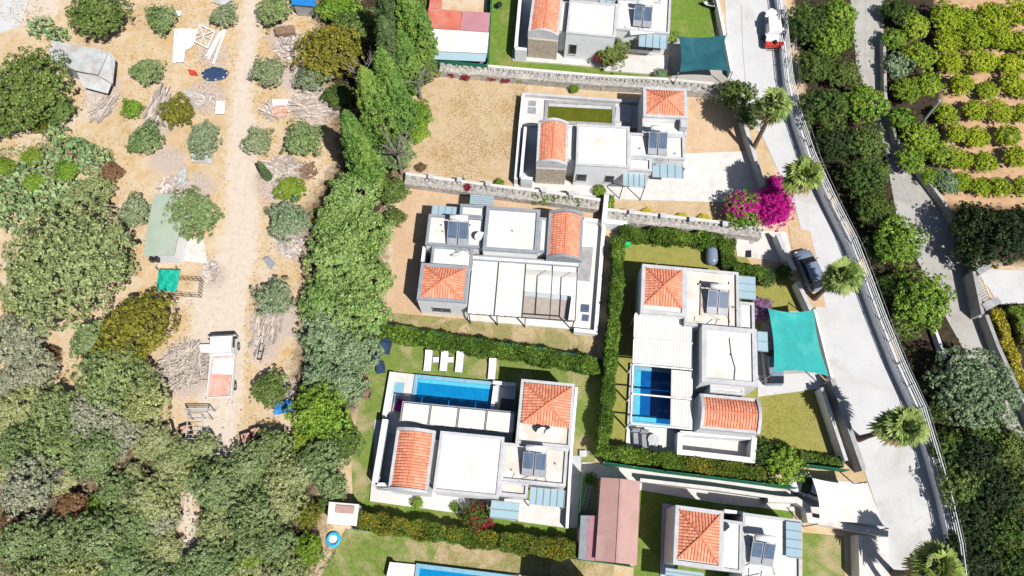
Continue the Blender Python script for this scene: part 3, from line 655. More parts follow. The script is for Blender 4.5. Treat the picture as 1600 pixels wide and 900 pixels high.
H.wallrun([(1003,159),(819,146)], .8, .3, 'par'); H.wallrun([(818,146),(813,195),(806,280)], 1.3, .35); H.wallrun([(821,198),(814,276)], 2.0, .3); H.wallrun([(814,277),(832,279)], 2.0, .3)
for q in (((826,157),(838,158),(837,166),(825,165)), ((825,167),(838,168),(837,178),(824,177))): slabL(H, q, .375, 'floor_grate', 'grey', .3)
t, a, b = pool(H, ((858,161),(957.5,166),(955,194),(854,187)), 'murky green swimming pool on the villa terrace', .44, 'poolgreen', copem='cement')
MB().box(-a+.05, b-.4, .445, a-.05, b-.02, .452).build('step', W['par'], t)
slabL(H, ((963,166),(988,168),(986,192),(961,190)), .5, 'plant_cover', 'par')
solar(H, (1013,210,1043,240), 'two panel solar heater with white tank on the villa with the green pool', 3.6)
m = MB(); [vent(m, *H.L(*p, 3.7), 3.6) for p in ((1000,232),(1008,250),(1055,240))]; H.P(m, 'vent_pipe', 'grey')
p = H.L(1068, 196, 4.0); H.P(MB().box(p[0]-.4, p[1]-.5, 3.0, p[0]+.3, p[1]+.4, 4.5), 'chimney', 'par')

# ---- villa A (top, cut by the frame)
H = House('house', 'white villa with a green lawn at the top beside the dark teal sail', (891,2.5), (962.5,9), 4.2, 'house', VG)
rw = H.r4((891,2.5),(962.5,9),(960,56),(887.5,52.5), 4.2); rwb = (rw[0]-.12, rw[1]-.12, rw[2]+.12, rw[3]+.12); H.block(rwb, 4.2, par=.12)
rr = H.r4((963,11),(1047,11),(1046,54),(962,48), 3.6); R1 = (rwb[2]+.04, rr[1], rr[2], rr[3]+3.0); H.block(R1, 3.6)
H.block((rwb[0]+1, rwb[3]+1.2, R1[2]-1, R1[3]+5), 3.5)
rl = H.r4((872,3),(888,4),(886,50),(870,48), 3.4); H.block((rl[0]-.2, rl[1], rwb[0]-.03, rl[3]), 3.4, par=.1)
rv = H.r4((836,-12),(876,-8),(870,53.5),(830,51), 3.9); vw = (rv[0]-.24, rv[1]-.24, rv[2]+.24, rv[3]+.24); H.plain(vw, 0, 3.44, 'wall', 'wall'); H.vault(rv, 3.9)
H.plain((vw[0]+.02, vw[1]-.08, vw[2]-.02, vw[1]-.003), 0, 3.2, 'stone_cladding', 'stonetan')
H.window_px((897,0,909), 's', rwb, 1.0, 2.6); H.window_px((989,0,1039), 's', R1, 1.0, 2.4, 5)
H.canopy(H.r4((999,51),(1043,54),(1042.5,76),(997,73), 3.3), 3.3, n=4)
H.canopy(H.r4((938,-6),(980,-3),(978,7),(936,4), 3.3), 3.3, n=4)
slabL(H, ((801,78),(950,88),(1046,86),(1042,117),(945,110),(940,104),(801,94)), .2, 'terrace', 'pave')
slabL(H, ((812,-20),(836,-20),(826,78),(806,76)), .10, 'side_court', 'pave2')
H.wallrun([(815,-30),(806,74)], 2.0, .35); H.wallrun([(805,75),(823,77)], 2.0, .35)
H.P(MB().bar((*H.L(985,50,3.9),3.75), (*H.L(1022,47,3.9),3.75), .5, .1), 'roof_board', 'white')
solar(H, (991,14,1018,40), 'two panel solar heater on the topmost villa', 3.6)

# ---- villa E (right, half covered pool)
H = House('house', 'white villa beside the bright turquoise sail with a half covered pool', (1101,510), (1179,517), 4.2, 'house', VG)
rw = H.r4((1101,510),(1178,517),(1177.5,601),(1101,594), 4.2); rwb = (rw[0]-.25, rw[1]-.2, rw[2]+.25, rw[3]+.1); H.block(rwb, 4.2, par=.16, pw=.4)
rr = H.r4((1069,421),(1154,426),(1152,475),(1069,475), 3.6); rh = H.r4((1003,413),(1071,420),(1070,494),(1001,490), 4.0)
R1 = (rh[2]+.04, rwb[3]+.03, rr[2], rr[3]); H.block(R1, 3.6, roof='roofdirty')
re = H.r4((1153,473),(1178,474),(1177,512),(1152,510), 3.6); H.block((rr[2]+.03, rwb[3]+.03, re[2], re[3]), 3.6)
H.block(rh, 4.0, par=.16, pw=.3, wname='tower_wall'); H.hip((rh[0]+.32, rh[1]+.8, rh[2]-.32, rh[3]-.3), 4.05)
H.canopy(H.r4((1154,431),(1181,433),(1180,469),(1153,467), 3.1), 3.1, n=3, axis='y', posts=True)
rv = H.r4((1099,616),(1182,632),(1181,673),(1096.7,665.5), 3.7); H.plain((rv[0]-.24, rv[1]-.24, rv[2]+.24, rv[3]+.24), 0, 3.24, 'wall', 'wall'); H.vault(rv, 3.7, axis='x')
rm = H.r4((1110,601),(1163,605),(1162,622),(1110,618), 3.6); H.block((rm[0], rv[3]+.5, rm[2], rwb[1]-.03), 3.6, par=.08)
slabL(H, ((1080,492),(1102,494),(1100,672),(1076,670)), .35, 'terrace_strip', 'pave2')
slabL(H, ((985,568),(1082,572),(1078,672),(980,664)), .36, 'pool_terrace', 'pave2')
slabL(H, ((980,663),(1060,670),(1056,712),(977,704)), .22, 'terrace', 'roof')
slabL(H, ((1058,668),(1184,680),(1182,724),(1055,712)), .22, 'terrace', 'pave')
H.wallrun([(1063,676),(1062,706),(1176,719),(1179,684)], 1.6, .45); H.wallrun([(1063,676),(1180,684)], 1.5, .35)
slabL(H, ((1183,516),(1214,516),(1212,586),(1182,584)), .12, 'carport_floor', 'cement')
solar(H, (1105,456,1139,491), 'two panel solar heater with a timber prop on the villa by the turquoise sail', 3.6)
H.P(MB().bar((*H.L(1097,438,3.8),3.7), (*H.L(1096,492,3.8),3.7), .18, .12).bar((*H.L(1092,444,3.8),3.8), (*H.L(1106,448,3.8),3.8), .16, .1), 'timber_prop', 'wood')
m = MB(); [vent(m, *H.L(*p, 3.7), 3.6) for p in ((1130,446),(1146,480),(1151,486))]; vent(m, *H.L(1143,555,4.3), 4.2); H.P(m, 'vent_pipe', 'grey')
m = MB(); pts = [(1139,440,3.7),(1139,510,3.7),(1140,530,4.3),(1143,555,4.3),(1149,575,4.3),(1147,597,4.3)]; m.tube([(*H.L(*p), p[2]-.03) for p in pts], .03, 5); H.P(m, 'roof_cable', 'black')
H.canopy(H.r4((1184,518),(1200,519),(1199,550),(1183,549), 2.7), 2.7, n=2, axis='y')
t, a, b = pool(H, ((993,580),(1066,583),(1062,664),(992,659)), 'deep blue swimming pool half under a white pergola', .44, 'poolshaded')
MB().box(-a+.03, -b+.05, .445, -a+.45, b-.03, .452).build('step', W['poolshallow'], t); MB().box(-a+.46, -b+.05, .445, a-2.2, -b+.6, .452).build('step', W['poolshallow'], t)
x0, y0, x1, y1 = H.r4((993,492.5),(1082.5,496.5),(1080,671),(985,662), 3.1)
t = thing('pergola', 'tall white slatted pergola, its lower half open over a deep blue pool', 'pergola', (*H.W((x0+x1)/2, (y0+y1)/2), 0), H.rz)
w_, d_ = (x1-x0)/2, (y1-y0)/2
def slatpanel(x0, x1, y0, y1):
    n = max(3, round((x1-x0)/.28)); P = [[(x0+(x1-x0)*i/(n*2), y, 3.1+(.05 if i % 2 else 0)) for i in range(n*2+1)] for y in (y0, (y0+y1)/2, y1)]
    MB().grid(P).build('canopy_panel', W['whitefab'], t)
slatpanel(-w_+.05, w_-.05, d_*.54, d_-.06); slatpanel(-w_+.05, w_-.05, d_*.08, d_*.52); slatpanel(w_*.30, w_-.05, -d_*.46, d_*.02); slatpanel(w_*.30, w_-.05, -d_+.06, -d_*.50)
f = MB()
for v in (1, .53, .05, -.48, -1): f.bar((-w_-.02, d_*v, 3.2), (w_+.02, d_*v, 3.2), .12, .12)
f.bar((-w_, -d_, 3.03), (-w_, d_, 3.03), .12, .14).bar((w_, -d_, 3.03), (w_, d_, 3.03), .12, .14); f.build('frame', W['white'], t)
for v in (.97, .05, -.48, -.97):
    MB().box(-w_-.06, d_*v-.06, .0, -w_+.06, d_*v+.06, 2.94).build('post', W['white'], t)

# ---- villa F (bottom right)
H = House('house', 'white villa at the bottom edge with its pool in shade beside the pink roofed shed', (1059,796), (1127.5,805), 4.1, 'house', VG)
rt = H.r4((1055,790),(1130,799),(1127,890),(1052,882), 4.1); H.block(rt, 4.1, par=.16, pw=.3, wname='tower_wall'); H.hip((rt[0]+.3, rt[1]+.45, rt[2]-.25, rt[3]-.3), 4.15)
rr = H.r4((1130,812),(1160,816),(1158,890),(1127,886), 3.7); H.block((rt[2]+.04, rt[1], rr[2], rr[3]), 3.7, par=.12)
rq = H.r4((1160,803),(1252,812),(1250,960),(1158,950), 3.6); H.block((rr[2]+.04, rq[1]-6, rq[2], rq[3]), 3.6); 
g = H.r4((1228,815),(1253,817),(1250,873),(1226,871), 3.75); H.canopy(g, 3.9, n=4, axis='y')
H.wallrun([(1132,798),(1165,802)], 3.2, .25)
solar(H, (1173,846,1210,886), 'two panel solar heater at the bottom edge beside a glass roof', 3.6)
g = H.r4((1040,888),(1100,894),(1098,930),(1038,925), 2.9); H.canopy(g, 2.9, n=6, axis='y', name='patio_canopy')
slabL(H, ((1035,786),(1060,790),(1050,960),(1030,960)), .15, 'terrace', 'pave2')
dish(H, 1140, 826, 'white satellite dish on the bottom right villa roof', 3.7)

# ---- pool terrace at the bottom edge and its dark roof
H = House('house', 'villa mostly below the frame with a narrow blue pool at the bottom edge', (700,905), (860,925), 3.5, 'house', VG)
slabL(H, ((609,878),(910,908),(900,1000),(600,970)), .3, 'pool_terrace', 'pave')
rf = H.r4((850,905),(930,912),(925,980),(845,972), 3.6); H.block(rf, 3.6)
t, a, b = pool(H, ((655,890),(805,904),(800,950),(650,935)), 'blue swimming pool cut by the bottom edge', .4)
H.P(MB().box(*[0,0,0,0,0,0]) if 0 else MB().prism([H.L(*p, .9) for p in ((609,878),(616,879),(610,905),(603,904))], .3, .9), 'garden_wall', 'wall')
# ---------------------------------------------------------------- vegetation
def quads(C, N, T, ln, wd):
    """leaf quads: centres, normals, tangents, lengths, widths"""
    T = T - (T*N).sum(1)[:,None]*N; T /= np.linalg.norm(T, axis=1)[:,None]+1e-9; B = np.cross(N, T)
    a = T*ln[:,None]; b = B*wd[:,None]
    V = np.stack([C-a, C-b*.9+a*.1, C+a, C+b*.9+a*.1], 1).reshape(-1, 3)
    return V, np.arange(len(V)).reshape(-1, 4)
def unit(a): return a/(np.linalg.norm(a, axis=1)[:,None]+1e-9)
def puffs(rg, Cs, rp, nleaf, leaf, flat=.85, bias=.95, out=None):
    """clumps of leaves round centres Cs with radii rp; each clump's leaves face outwards"""
    k = np.repeat(np.arange(len(Cs)), nleaf); n = len(k)
    d = rg.normal(size=(n,3)); d[:,2] = np.abs(d[:,2])*.9-.25*np.abs(d[:,0]); d = unit(d)
    if out is not None: d = unit(d*.8+out[k]*.6)
    rad = rg.uniform(.55, 1.0, n)
    P = Cs[k] + d*np.array([1,1,flat])*(rp[k]*rad)[:,None]
    N = unit(d*bias + rg.normal(size=(n,3))*.42)
    L = leaf*rg.uniform(.6, 1.35, n)
    return quads(P, N, rg.normal(size=(n,3)), L*.72, L*.45)
def crown(Rr, H, nl, leaf, seed, nleaf=18, rp=(.26,.42), amp=.22, lo=-.25, airy=0.0):
    """one crown: a lobed hull covered in small leaf clumps, with a second layer inside it"""
    rg = np.random.default_rng(seed); ax = unit(rg.normal(size=(nl,3))*np.array([1,1,.45])+np.array([0,0,.12])); am = rg.uniform(.6, 1.0, nl)
    def hull(d): return 1-amp + amp*1.55*np.max(np.exp(-9*(1-d@ax.T))*am, axis=1) + .05*np.sin(d[:,0]*9+seed)*np.sin(d[:,1]*8)
    zr = H*.5/Rr; out = []
    for layer, (r0, r1, dens, sc_) in enumerate(((.87,1.06,1.02,1.0),(.55,.78,.85,1.25))):
        n = int(2*math.pi*Rr*Rr*1.25/(math.pi*(sum(rp)/2)**2)*dens)
        d = rg.normal(size=(n,3)); d[:,2] = np.where(rg.random(n) < .8, np.abs(d[:,2]), d[:,2]); d = unit(d); d = d[d[:,2] > lo]
        if airy and layer == 0: d = d[np.sin(d[:,0]*6+seed)*np.sin(d[:,1]*7-seed)+rg.normal(size=len(d))*.5 > -1.0+airy]
        C = d*np.array([1,1,zr])*(Rr*hull(d)*rg.uniform(r0, r1, len(d)))[:,None]; C[:,2] += H*.52; C[:,2] = np.maximum(C[:,2], .25)
        out.append(puffs(rg, C, rg.uniform(*rp, len(C))*sc_, nleaf, leaf*(1 if layer == 0 else 1.5), out=d))
    V = np.concatenate([o[0] for o in out]); return V, np.arange(len(V)).reshape(-1, 4)
def mesh_of(name, VF, mat='mid'):
    me = npmesh(name, VF[0], VF[1], W[mat]); return me
PROTO = {}
def proto(key, *a, **k):
    PROTO.setdefault(key, []).append(mesh_of('crown', crown(*a, **k)))
for s in range(4): proto('S', 1.7, 2.4, 6, .13, 10+s, rp=(.2,.32), amp=.26)
for s in range(5): proto('M', 2.6, 3.8, 9, .15, 20+s, rp=(.24,.38), amp=.28)
for s in range(4): proto('L', 3.8, 5.2, 13, .17, 30+s, rp=(.28,.44), amp=.26)
for s in range(3): proto('XL', 5.6, 7.0, 20, .19, 40+s, rp=(.30,.50), amp=.20)
for s in range(3): proto('C', 1.55, 2.2, 5, .11, 50+s, nleaf=22, rp=(.16,.24), amp=.12)
for s in range(5): proto('O', 2.2, 3.2, 8, .14, 60+s, rp=(.20,.36), amp=.36, airy=.35)
RAD = dict(S=1.7, M=2.6, L=3.8, XL=5.6, C=1.55, O=2.2); HGT = dict(S=2.6, M=4.0, L=5.6, XL=7.5, C=2.3, O=3.6)
TR = {}
def trunkmesh(key, bark):
    if (key, bark) in TR: return TR[key, bark]
    r, h = RAD[key], HGT[key]; rg = random.Random(key); mb = MB(); t = .055*r+.06
    mb.tube([(0,0,-.1),(.05*r,0,h*.2),(0,.06*r,h*.45)], [t*1.2, t, t*.75], 7)
    for k in range(5):
        a = k*1.26+rg.uniform(-.3,.3); q = r*.62
        mb.tube([(0,.05*r,h*.36),(math.cos(a)*q*.5, math.sin(a)*q*.5, h*.52),(math.cos(a)*q, math.sin(a)*q, h*.66)], [t*.6, t*.4, t*.15], 5)
    o = mb.build('trunk', W[bark], None); me = o.data; bpy.data.objects.remove(o); TR[key, bark] = me; return me
trng = random.Random(5)
def tree(px, py, rpx, mat, label, name='tree', cat='tree', group=None, key=None, hs=1.0, bark='bark', z=0):
    """crown centre and radius read from the photograph"""
    d = (CAM_H/ (math.cos(TILT)-((450-py)/FPX)*math.sin(TILT)))/FPX; r = rpx*d*.97
    if key is None: key = 'S' if r < 1.9 else 'M' if r < 3.1 else 'L' if r < 4.7 else 'XL'
    s = r/RAD[key]; h = HGT[key]*s*hs; x, y = G(px, py, h*.55)
    t = thing(name, label, cat, (x, y, z), trng.uniform(0, 6.28), group); t.scale = (s, s, s*hs)
    me = trng.choice(PROTO[key]); o = link('crown', me, t); o.material_slots[0].link = 'OBJECT'; o.material_slots[0].material = W[mat]
    link('trunk', trunkmesh(key, bark), t); return t
ORD = 'first second third fourth fifth sixth seventh eighth ninth tenth eleventh twelfth thirteenth'.split()
def treelist(rows, **k):
    q = k.pop('rs', 1)
    for r in rows:
        r = (r[0], r[1], r[2]*q)+tuple(r[3:]); e = dict(k); 
        if len(r) > 5: e.update(r[5])
        tree(*r[:5], **e)
# --- scrub field on the left
treelist([
 (44,140,66,'mid','broad dark green tree at the left edge beside the grey tin shed',dict(name='broadleaf_tree')),
 (92,172,30,'mid','low dark green tree between the tin shed and the left edge',dict(name='broadleaf_tree')),
 (12,185,36,'mid','dark green tree cut by the left edge below the broad one',dict(name='broadleaf_tree')),
 (150,22,50,'mid','rounded dark olive tree at the top above the grey tin shed',dict(name='broadleaf_tree')),
 (60,195,16,'yell','small yellowish scrub bush below the tin shed trees',dict(name='bush',cat='bush')),
 (250,30,27,'oliveg','dark olive tree right above the heap of white sheets',dict(name='olive_tree',key='O')),
 (350,22,24,'olive','small olive tree above the white lattice frame',dict(name='olive_tree',key='O')),
 (229,110,28,'oliveg','round olive tree between the tin shed and the white sheets',dict(name='olive_tree',key='O')),
 (278,176,28,'yell','mustard yellow rounded bush beside the wooden plank stack',dict(name='bush',cat='bush')),
 (208,170,18,'fresh','bright green shrub left of the wooden plank stack',dict(name='bush',cat='bush')),
 (225,216,31,'oliveg','green olive tree just below the wooden plank stack',dict(name='olive_tree',key='O')),
 (317,219,31,'olive','grey olive tree left of the track over a pale tank',dict(name='olive_tree',key='O')),
 (430,16,31,'oliveg','dense olive tree at the top right of the dirt track',dict(name='olive_tree',key='O')),
 (420,112,29,'olive','grey olive tree right of the track in line with the dark tarpaulin',dict(name='olive_tree',key='O')),
 (492,116,31,'olive','grey olive tree touching the big mustard coloured tree',dict(name='olive_tree',key='O')),
 (402,221,26,'olive','olive tree right of the track with a slim cypress at its foot',dict(name='olive_tree',key='O')),
 (473,215,34,'oliveg','round green olive tree below the collapsed plank pile',dict(name='olive_tree',key='O')),
 (452,295,25,'lime','vivid lime green shrub on the bleached rubble',dict(name='bush',cat='bush',hs=.6)),
 (450,345,36,'olive','wide silvery olive tree below the lime green shrub',dict(name='olive_tree',key='O')),
 (430,466,34,'olive','silvery olive tree right of the wide part of the track',dict(name='olive_tree',key='O')),
 (301,337,43,'oliveg','large olive tree leaning over the pale green roof',dict(name='olive_tree',key='M')),
 (207,332,31,'olive','grey olive tree left of the pale green roof',dict(name='olive_tree',key='O')),
 (175,270,18,'brown','dead brown bush beside the prickly pears',dict(name='dead_bush',cat='bush')),
 (145,302,33,'wood_','dull green bushy tree between prickly pears and brown bush',dict(name='broadleaf_tree')),
 (103,412,100,'wood_','huge rounded green tree filling the left, largest crown of all',dict(name='broadleaf_tree')),
 (190,420,26,'wood_','small green tree on the right flank of the huge crown',dict(name='broadleaf_tree')),
 (35,470,34,'wood_','green tree under the lower left of the huge crown',dict(name='broadleaf_tree')),
 (212,512,60,'yell','mustard green spreading tree above the stick pile',dict(name='broadleaf_tree')),
 (140,530,32,'oliveg','bluish green tree left of the mustard green one',dict(name='broadleaf_tree')),
 (150,518,14,'fresh','small bright green bush between blue green and mustard trees',dict(name='bush',cat='bush')),
 (180,580,60,'oliveg','grey green spreading tree directly below the mustard green one',dict(name='broadleaf_tree')),
 (225,625,42,'wood_','green tree touching the lower left of the stick pile',dict(name='broadleaf_tree')),
 (30,535,46,'greyw','dusty grey tree at the left edge beside a bare dirt patch',dict(name='broadleaf_tree')),
 (60,580,34,'greyw','dusty brownish tree below the bare dirt patch',dict(name='broadleaf_tree')),
 (80,555,16,'brown','dry brown bush beside the bare dirt patch',dict(name='dead_bush',cat='bush')),
 (420,610,32,'mid','round dark green bush beside the crumpled blue tarpaulin',dict(name='bush',cat='bush',key='M',hs=.8)),
 (500,645,48,'fresh','yellow green leafy tree right of the crumpled blue tarpaulin',dict(name='broadleaf_tree')),
 (470,690,22,'lime','small lime green tree above the grey shrubbery',dict(name='broadleaf_tree')),
 (535,690,34,'mid','grey green tree at the upper left corner of the lawn',dict(name='broadleaf_tree')),
 (480,806,24,'yell','yellow leaved shrub left of the small white shed',dict(name='bush',cat='bush')),
 (478,862,28,'lime','bright yellow green shrub left of the blue hoop',dict(name='bush',cat='bush')),
 (392,872,26,'lime','bright green shrub near the bottom left of the blue hoop',dict(name='bush',cat='bush')),
 (110,792,26,'brown','reddish brown dead tree inside the lower left wood',dict(name='dead_bush',cat='tree')),
 (12,820,20,'brown','reddish brown bush at the left edge low in the wood',dict(name='dead_bush',cat='bush')),
 (148,790,18,'fresh','brighter green sapling beside the reddish brown dead tree',dict(name='broadleaf_tree')),
], group='trees and bushes of the scrub field')
wood = [(30,640,44),(85,640,40),(140,650,42),(190,672,40),(25,700,38),(90,700,44),(240,690,34),(45,760,46),(150,712,40),(210,740,20),(95,745,30),
 (180,770,30),(240,780,42),(205,825,44),(150,840,44),(95,850,42),(40,850,44),(55,905,44),(120,900,40),(190,890,44),(250,865,40),(340,760,44),(290,745,30),
 (395,735,46),(450,745,40),(500,720,40),(345,815,38),(395,800,42),(440,790,36),(330,880,40),(370,905,36),(430,850,36),(450,900,38),(250,820,32),(235,905,38),(520,760,26),(320,700,26),(425,700,34),(262,725,26),(10,600,30),(20,740,30),(395,845,30),(285,712,30),(283,900,34),(270,760,22)]
WN = {}
wl = {0:('wood_','olive green tree in the dense wood left of its bare path'),1:('greyw','dusty grey green tree in the dense wood left of its bare path'),2:('oliveg','deeper green tree in the dense wood left of its bare path')}
for i, (x, y, r) in enumerate(wood):
    m = wl[(i*7+x) % 3 if x < 285 else (i % 2)*2][0]; b = [k for k in wood if k[1]//62 == y//62 and (k[0] < 285) == (x < 285)]; j = sorted(b).index((x, y, r)); n_ = sorted({k[1]//62 for k in wood}).index(y//62)
    cn = {'wood_':'olive green','greyw':'dusty grey','oliveg':'deep green'}[m]
    l = f'{cn} tree of the wood {"left" if x < 285 else "right"} of its path, {ORD[j]} across in the {ORD[n_]} row'
    tree(x, y, r, m, l, name='broadleaf_tree', group='trees of the dense lower left wood', hs=.75+.5*((i*37) % 10)/10)
# --- light green belt, mustard tree, dark gaps
treelist([
 (522,78,54,'yell','big mustard coloured tree at the top of the tree belt',dict(name='broadleaf_tree',group='trees of the belt')),
 (560,48,40,'mid','mid green tree behind the big mustard coloured one',dict(name='broadleaf_tree')),
 (530,12,34,'fresh','green tree at the top edge beside the blue tarpaulin roof',dict(name='broadleaf_tree')),
 (655,10,22,'mid','dark green tree at the top edge left of the red roofs',dict(name='broadleaf_tree')),
 (662,108,27,'mid','green tree with a bare brown trunk below the green screened shed',dict(name='broadleaf_tree')),
 (655,178,23,'fresh','bright green small tree at the edge of the straw yard, above its dark neighbour',dict(name='broadleaf_tree')),
 (652,205,20,'fresh','bright green small tree at the edge of the straw yard, lower of the two',dict(name='broadleaf_tree')),
 (618,238,34,'oliveg','dusky green tree beside the lower cypress and the straw yard',dict(name='broadleaf_tree')),
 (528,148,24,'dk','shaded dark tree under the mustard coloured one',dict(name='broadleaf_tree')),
 (612,300,26,'mid','dark grey green tree at the upper left corner of the sandy yard',dict(name='broadleaf_tree')),
 (618,340,18,'mid','dark shrub beside the sandy yard wall end',dict(name='bush',cat='bush')),
 (552,305,46,'pine','light green tree at the upper end of the belt',dict(name='pine_tree')),
 (520,350,38,'pine','light green tree on the left flank near the belt top',dict(name='pine_tree')),
 (570,368,46,'pine','light green tree beside the wall end of the sandy yard',dict(name='pine_tree')),
 (528,412,50,'pine','light green tree on the left flank in the middle of the belt',dict(name='pine_tree')),
 (575,435,42,'pine','light green tree next to the left edge of the sandy yard',dict(name='pine_tree')),
 (505,470,40,'pine','light green tree leaning towards the rubble and track',dict(name='pine_tree')),
 (560,490,50,'pine','light green tree near the blue lawn chairs, above them',dict(name='pine_tree')),
 (510,530,44,'greyg','sage green tree on the left flank of the lower belt',dict(name='pine_tree')),
 (555,548,44,'greyg','sage green tree left of the blue lawn chairs',dict(name='pine_tree')),
 (500,590,32,'greyg','sage green tree at the foot of the belt, left one',dict(name='pine_tree')),
 (540,600,36,'greyg','sage green tree at the foot of the belt, right one',dict(name='pine_tree')),
], group='light green trees of the central belt')
# --- strip between the lanes, right side
treelist([
 (1262,38,40,'dk','dark tree right behind the railing beside the parked boat',{}),
 (1312,22,32,'fresh','green tree at the top touching the second lane',{}),
 (1300,62,38,'fresh','sunlit green tree halfway between railing and upper lane',{}),
 (1275,105,36,'dk','dark tree with a russet top behind the railing',{}),
 (1318,118,28,'mid','olive green tree bulging towards the upper lane',{}),
 (1290,168,46,'dk','broad dark tree beside the topmost palm, behind the railing',{}),
 (1350,162,42,'fresh','broad sunlit green tree reaching over the upper lane',{}),
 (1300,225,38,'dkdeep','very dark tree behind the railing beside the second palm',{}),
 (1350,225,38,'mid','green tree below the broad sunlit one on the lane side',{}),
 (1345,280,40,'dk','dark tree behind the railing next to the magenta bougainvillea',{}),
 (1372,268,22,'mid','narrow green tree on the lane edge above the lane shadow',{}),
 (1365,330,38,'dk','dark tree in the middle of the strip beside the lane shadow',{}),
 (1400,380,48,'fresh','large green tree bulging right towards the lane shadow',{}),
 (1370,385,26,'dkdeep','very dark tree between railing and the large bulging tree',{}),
 (1400,450,30,'dk','dark tree below the bare gap in the strip',{}),
 (1440,470,52,'fresh','round bright green tree left of the driveway entrance',{}),
 (1415,505,30,'mid','green tree tucked under the round bright one',{}),
 (1410,440,22,'fresh','small bright shrub below the bare gap in the strip',{}),
 (1522,606,72,'greyg','large round sage green tree overhanging the second lane',dict(key='XL')),
 (1530,655,36,'mid','darker green tree at the foot of the large sage one',{}),
], name='broadleaf_tree', group='trees between the two lanes', rs=.9)
low = [(1482,700,34),(1525,715,42),(1580,700,38),(1500,760,42),(1555,770,44),(1600,765,36),(1520,815,40),(1570,832,44),(1605,840,34),(1530,875,40),(1585,890,40),(1495,720,26),(1550,920,36),(1470,640,26),(1450,600,22),(1620,880,40),(1500,850,30),(1545,735,26)]
for i, (x, y, r) in enumerate(low):
    lk_ = sorted(low, key=lambda k: k[1]); q = lk_.index((x, y, r)); lb = f'green tree of the lower right thicket, {ORD[q]} counted from the top' if q < 9 else f'green tree at the bottom of the right thicket, {ORD[sorted(lk_[9:]).index((x, y, r))]} from the left'
    tree(x, y, r*.9, ('dk','dkdeep','dk','mid','dkdeep')[i % 5] if x < 1560 else ('fresh','dk','mid')[i % 3], lb, name='broadleaf_tree', group='trees of the lower right thicket')
treelist([
 (1405,18,28,'dk','dark tree at the top right of the second lane',{}),(1398,62,24,'fresh','tree beside the second lane below the topmost one',{}),
 (1432,42,28,'screen','green tree at the orchard corner near the top edge',{}),(1402,104,26,'greyg','grey green tree on the lane side of the orchard',{}),
 (1438,88,30,'screen','green tree in the screen beside the first full orchard rows',{}),(1418,142,28,'lime','yellow green tree leaning over the lane side of the orchard',{}),
 (1452,132,27,'screen','rounded green tree above the slanting white pole',{}),(1408,185,26,'fresh','green tree left of the slanting white pole',{}),
 (1440,218,34,'screen','broad green tree at the foot of the slanting white pole',{}),(1425,252,28,'fresh','green tree on the curve of the second lane',{}),
 (1468,240,26,'screen','leafy green tree at the lower end of the orchard screen',{}),(1478,285,24,'greyg','grey green tree at the lane side below the orchard screen',{}),
 (1455,275,20,'fresh','small green tree where the lane shadow starts',{}),(1500,283,20,'citrus','green bush beside the grey green tree at the orchard corner',{}),
 (1385,18,16,'dk','narrow dark tree against the top of the second lane',{}),
], name='broadleaf_tree', group='trees screening the orchard', rs=.9)
treelist([
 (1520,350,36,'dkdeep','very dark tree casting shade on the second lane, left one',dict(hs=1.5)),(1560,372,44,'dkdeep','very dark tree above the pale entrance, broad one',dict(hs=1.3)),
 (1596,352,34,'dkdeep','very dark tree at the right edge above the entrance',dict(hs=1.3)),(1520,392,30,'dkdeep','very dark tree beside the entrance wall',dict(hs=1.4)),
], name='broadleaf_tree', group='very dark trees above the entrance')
# --- orchard
rows = [('top row',[(1477,27,27),(1508,33,20),(1545,26,27),(1593,22,26)]),('second row',[(1479,64,22),(1521,60,24),(1562,58,22),(1594,66,20)]),
 ('third row',[(1484,99,20),(1532,97,25),(1576,101,19),(1598,99,18)]),('fourth row',[(1503,132,20),(1541,142,18),(1580,132,20),(1602,140,18)]),
 ('fifth row',[(1478,180,20),(1521,173,20),(1560,175,22),(1597,178,18)]),('sixth row',[(1494,209,18),(1525,216,20),(1574,213,21)]),
 ('seventh row',[(1499,250,19),(1538,253,22),(1587,246,20)]),('bottom row',[(1532,292,17),(1560,293,19),(1597,293,18)])]
nth = ['first','second','third','fourth']
for rn, cs in rows:
    for i, (x, y, r) in enumerate(cs):
        tree(x, y, r*(1.06 if y < 120 else .98), 'citrus', f'clipped round citrus tree, {nth[i]} from the lane in the {rn} of the orchard', name='citrus_tree', group='citrus trees of the orchard', key='C' if r < 22 else 'M')
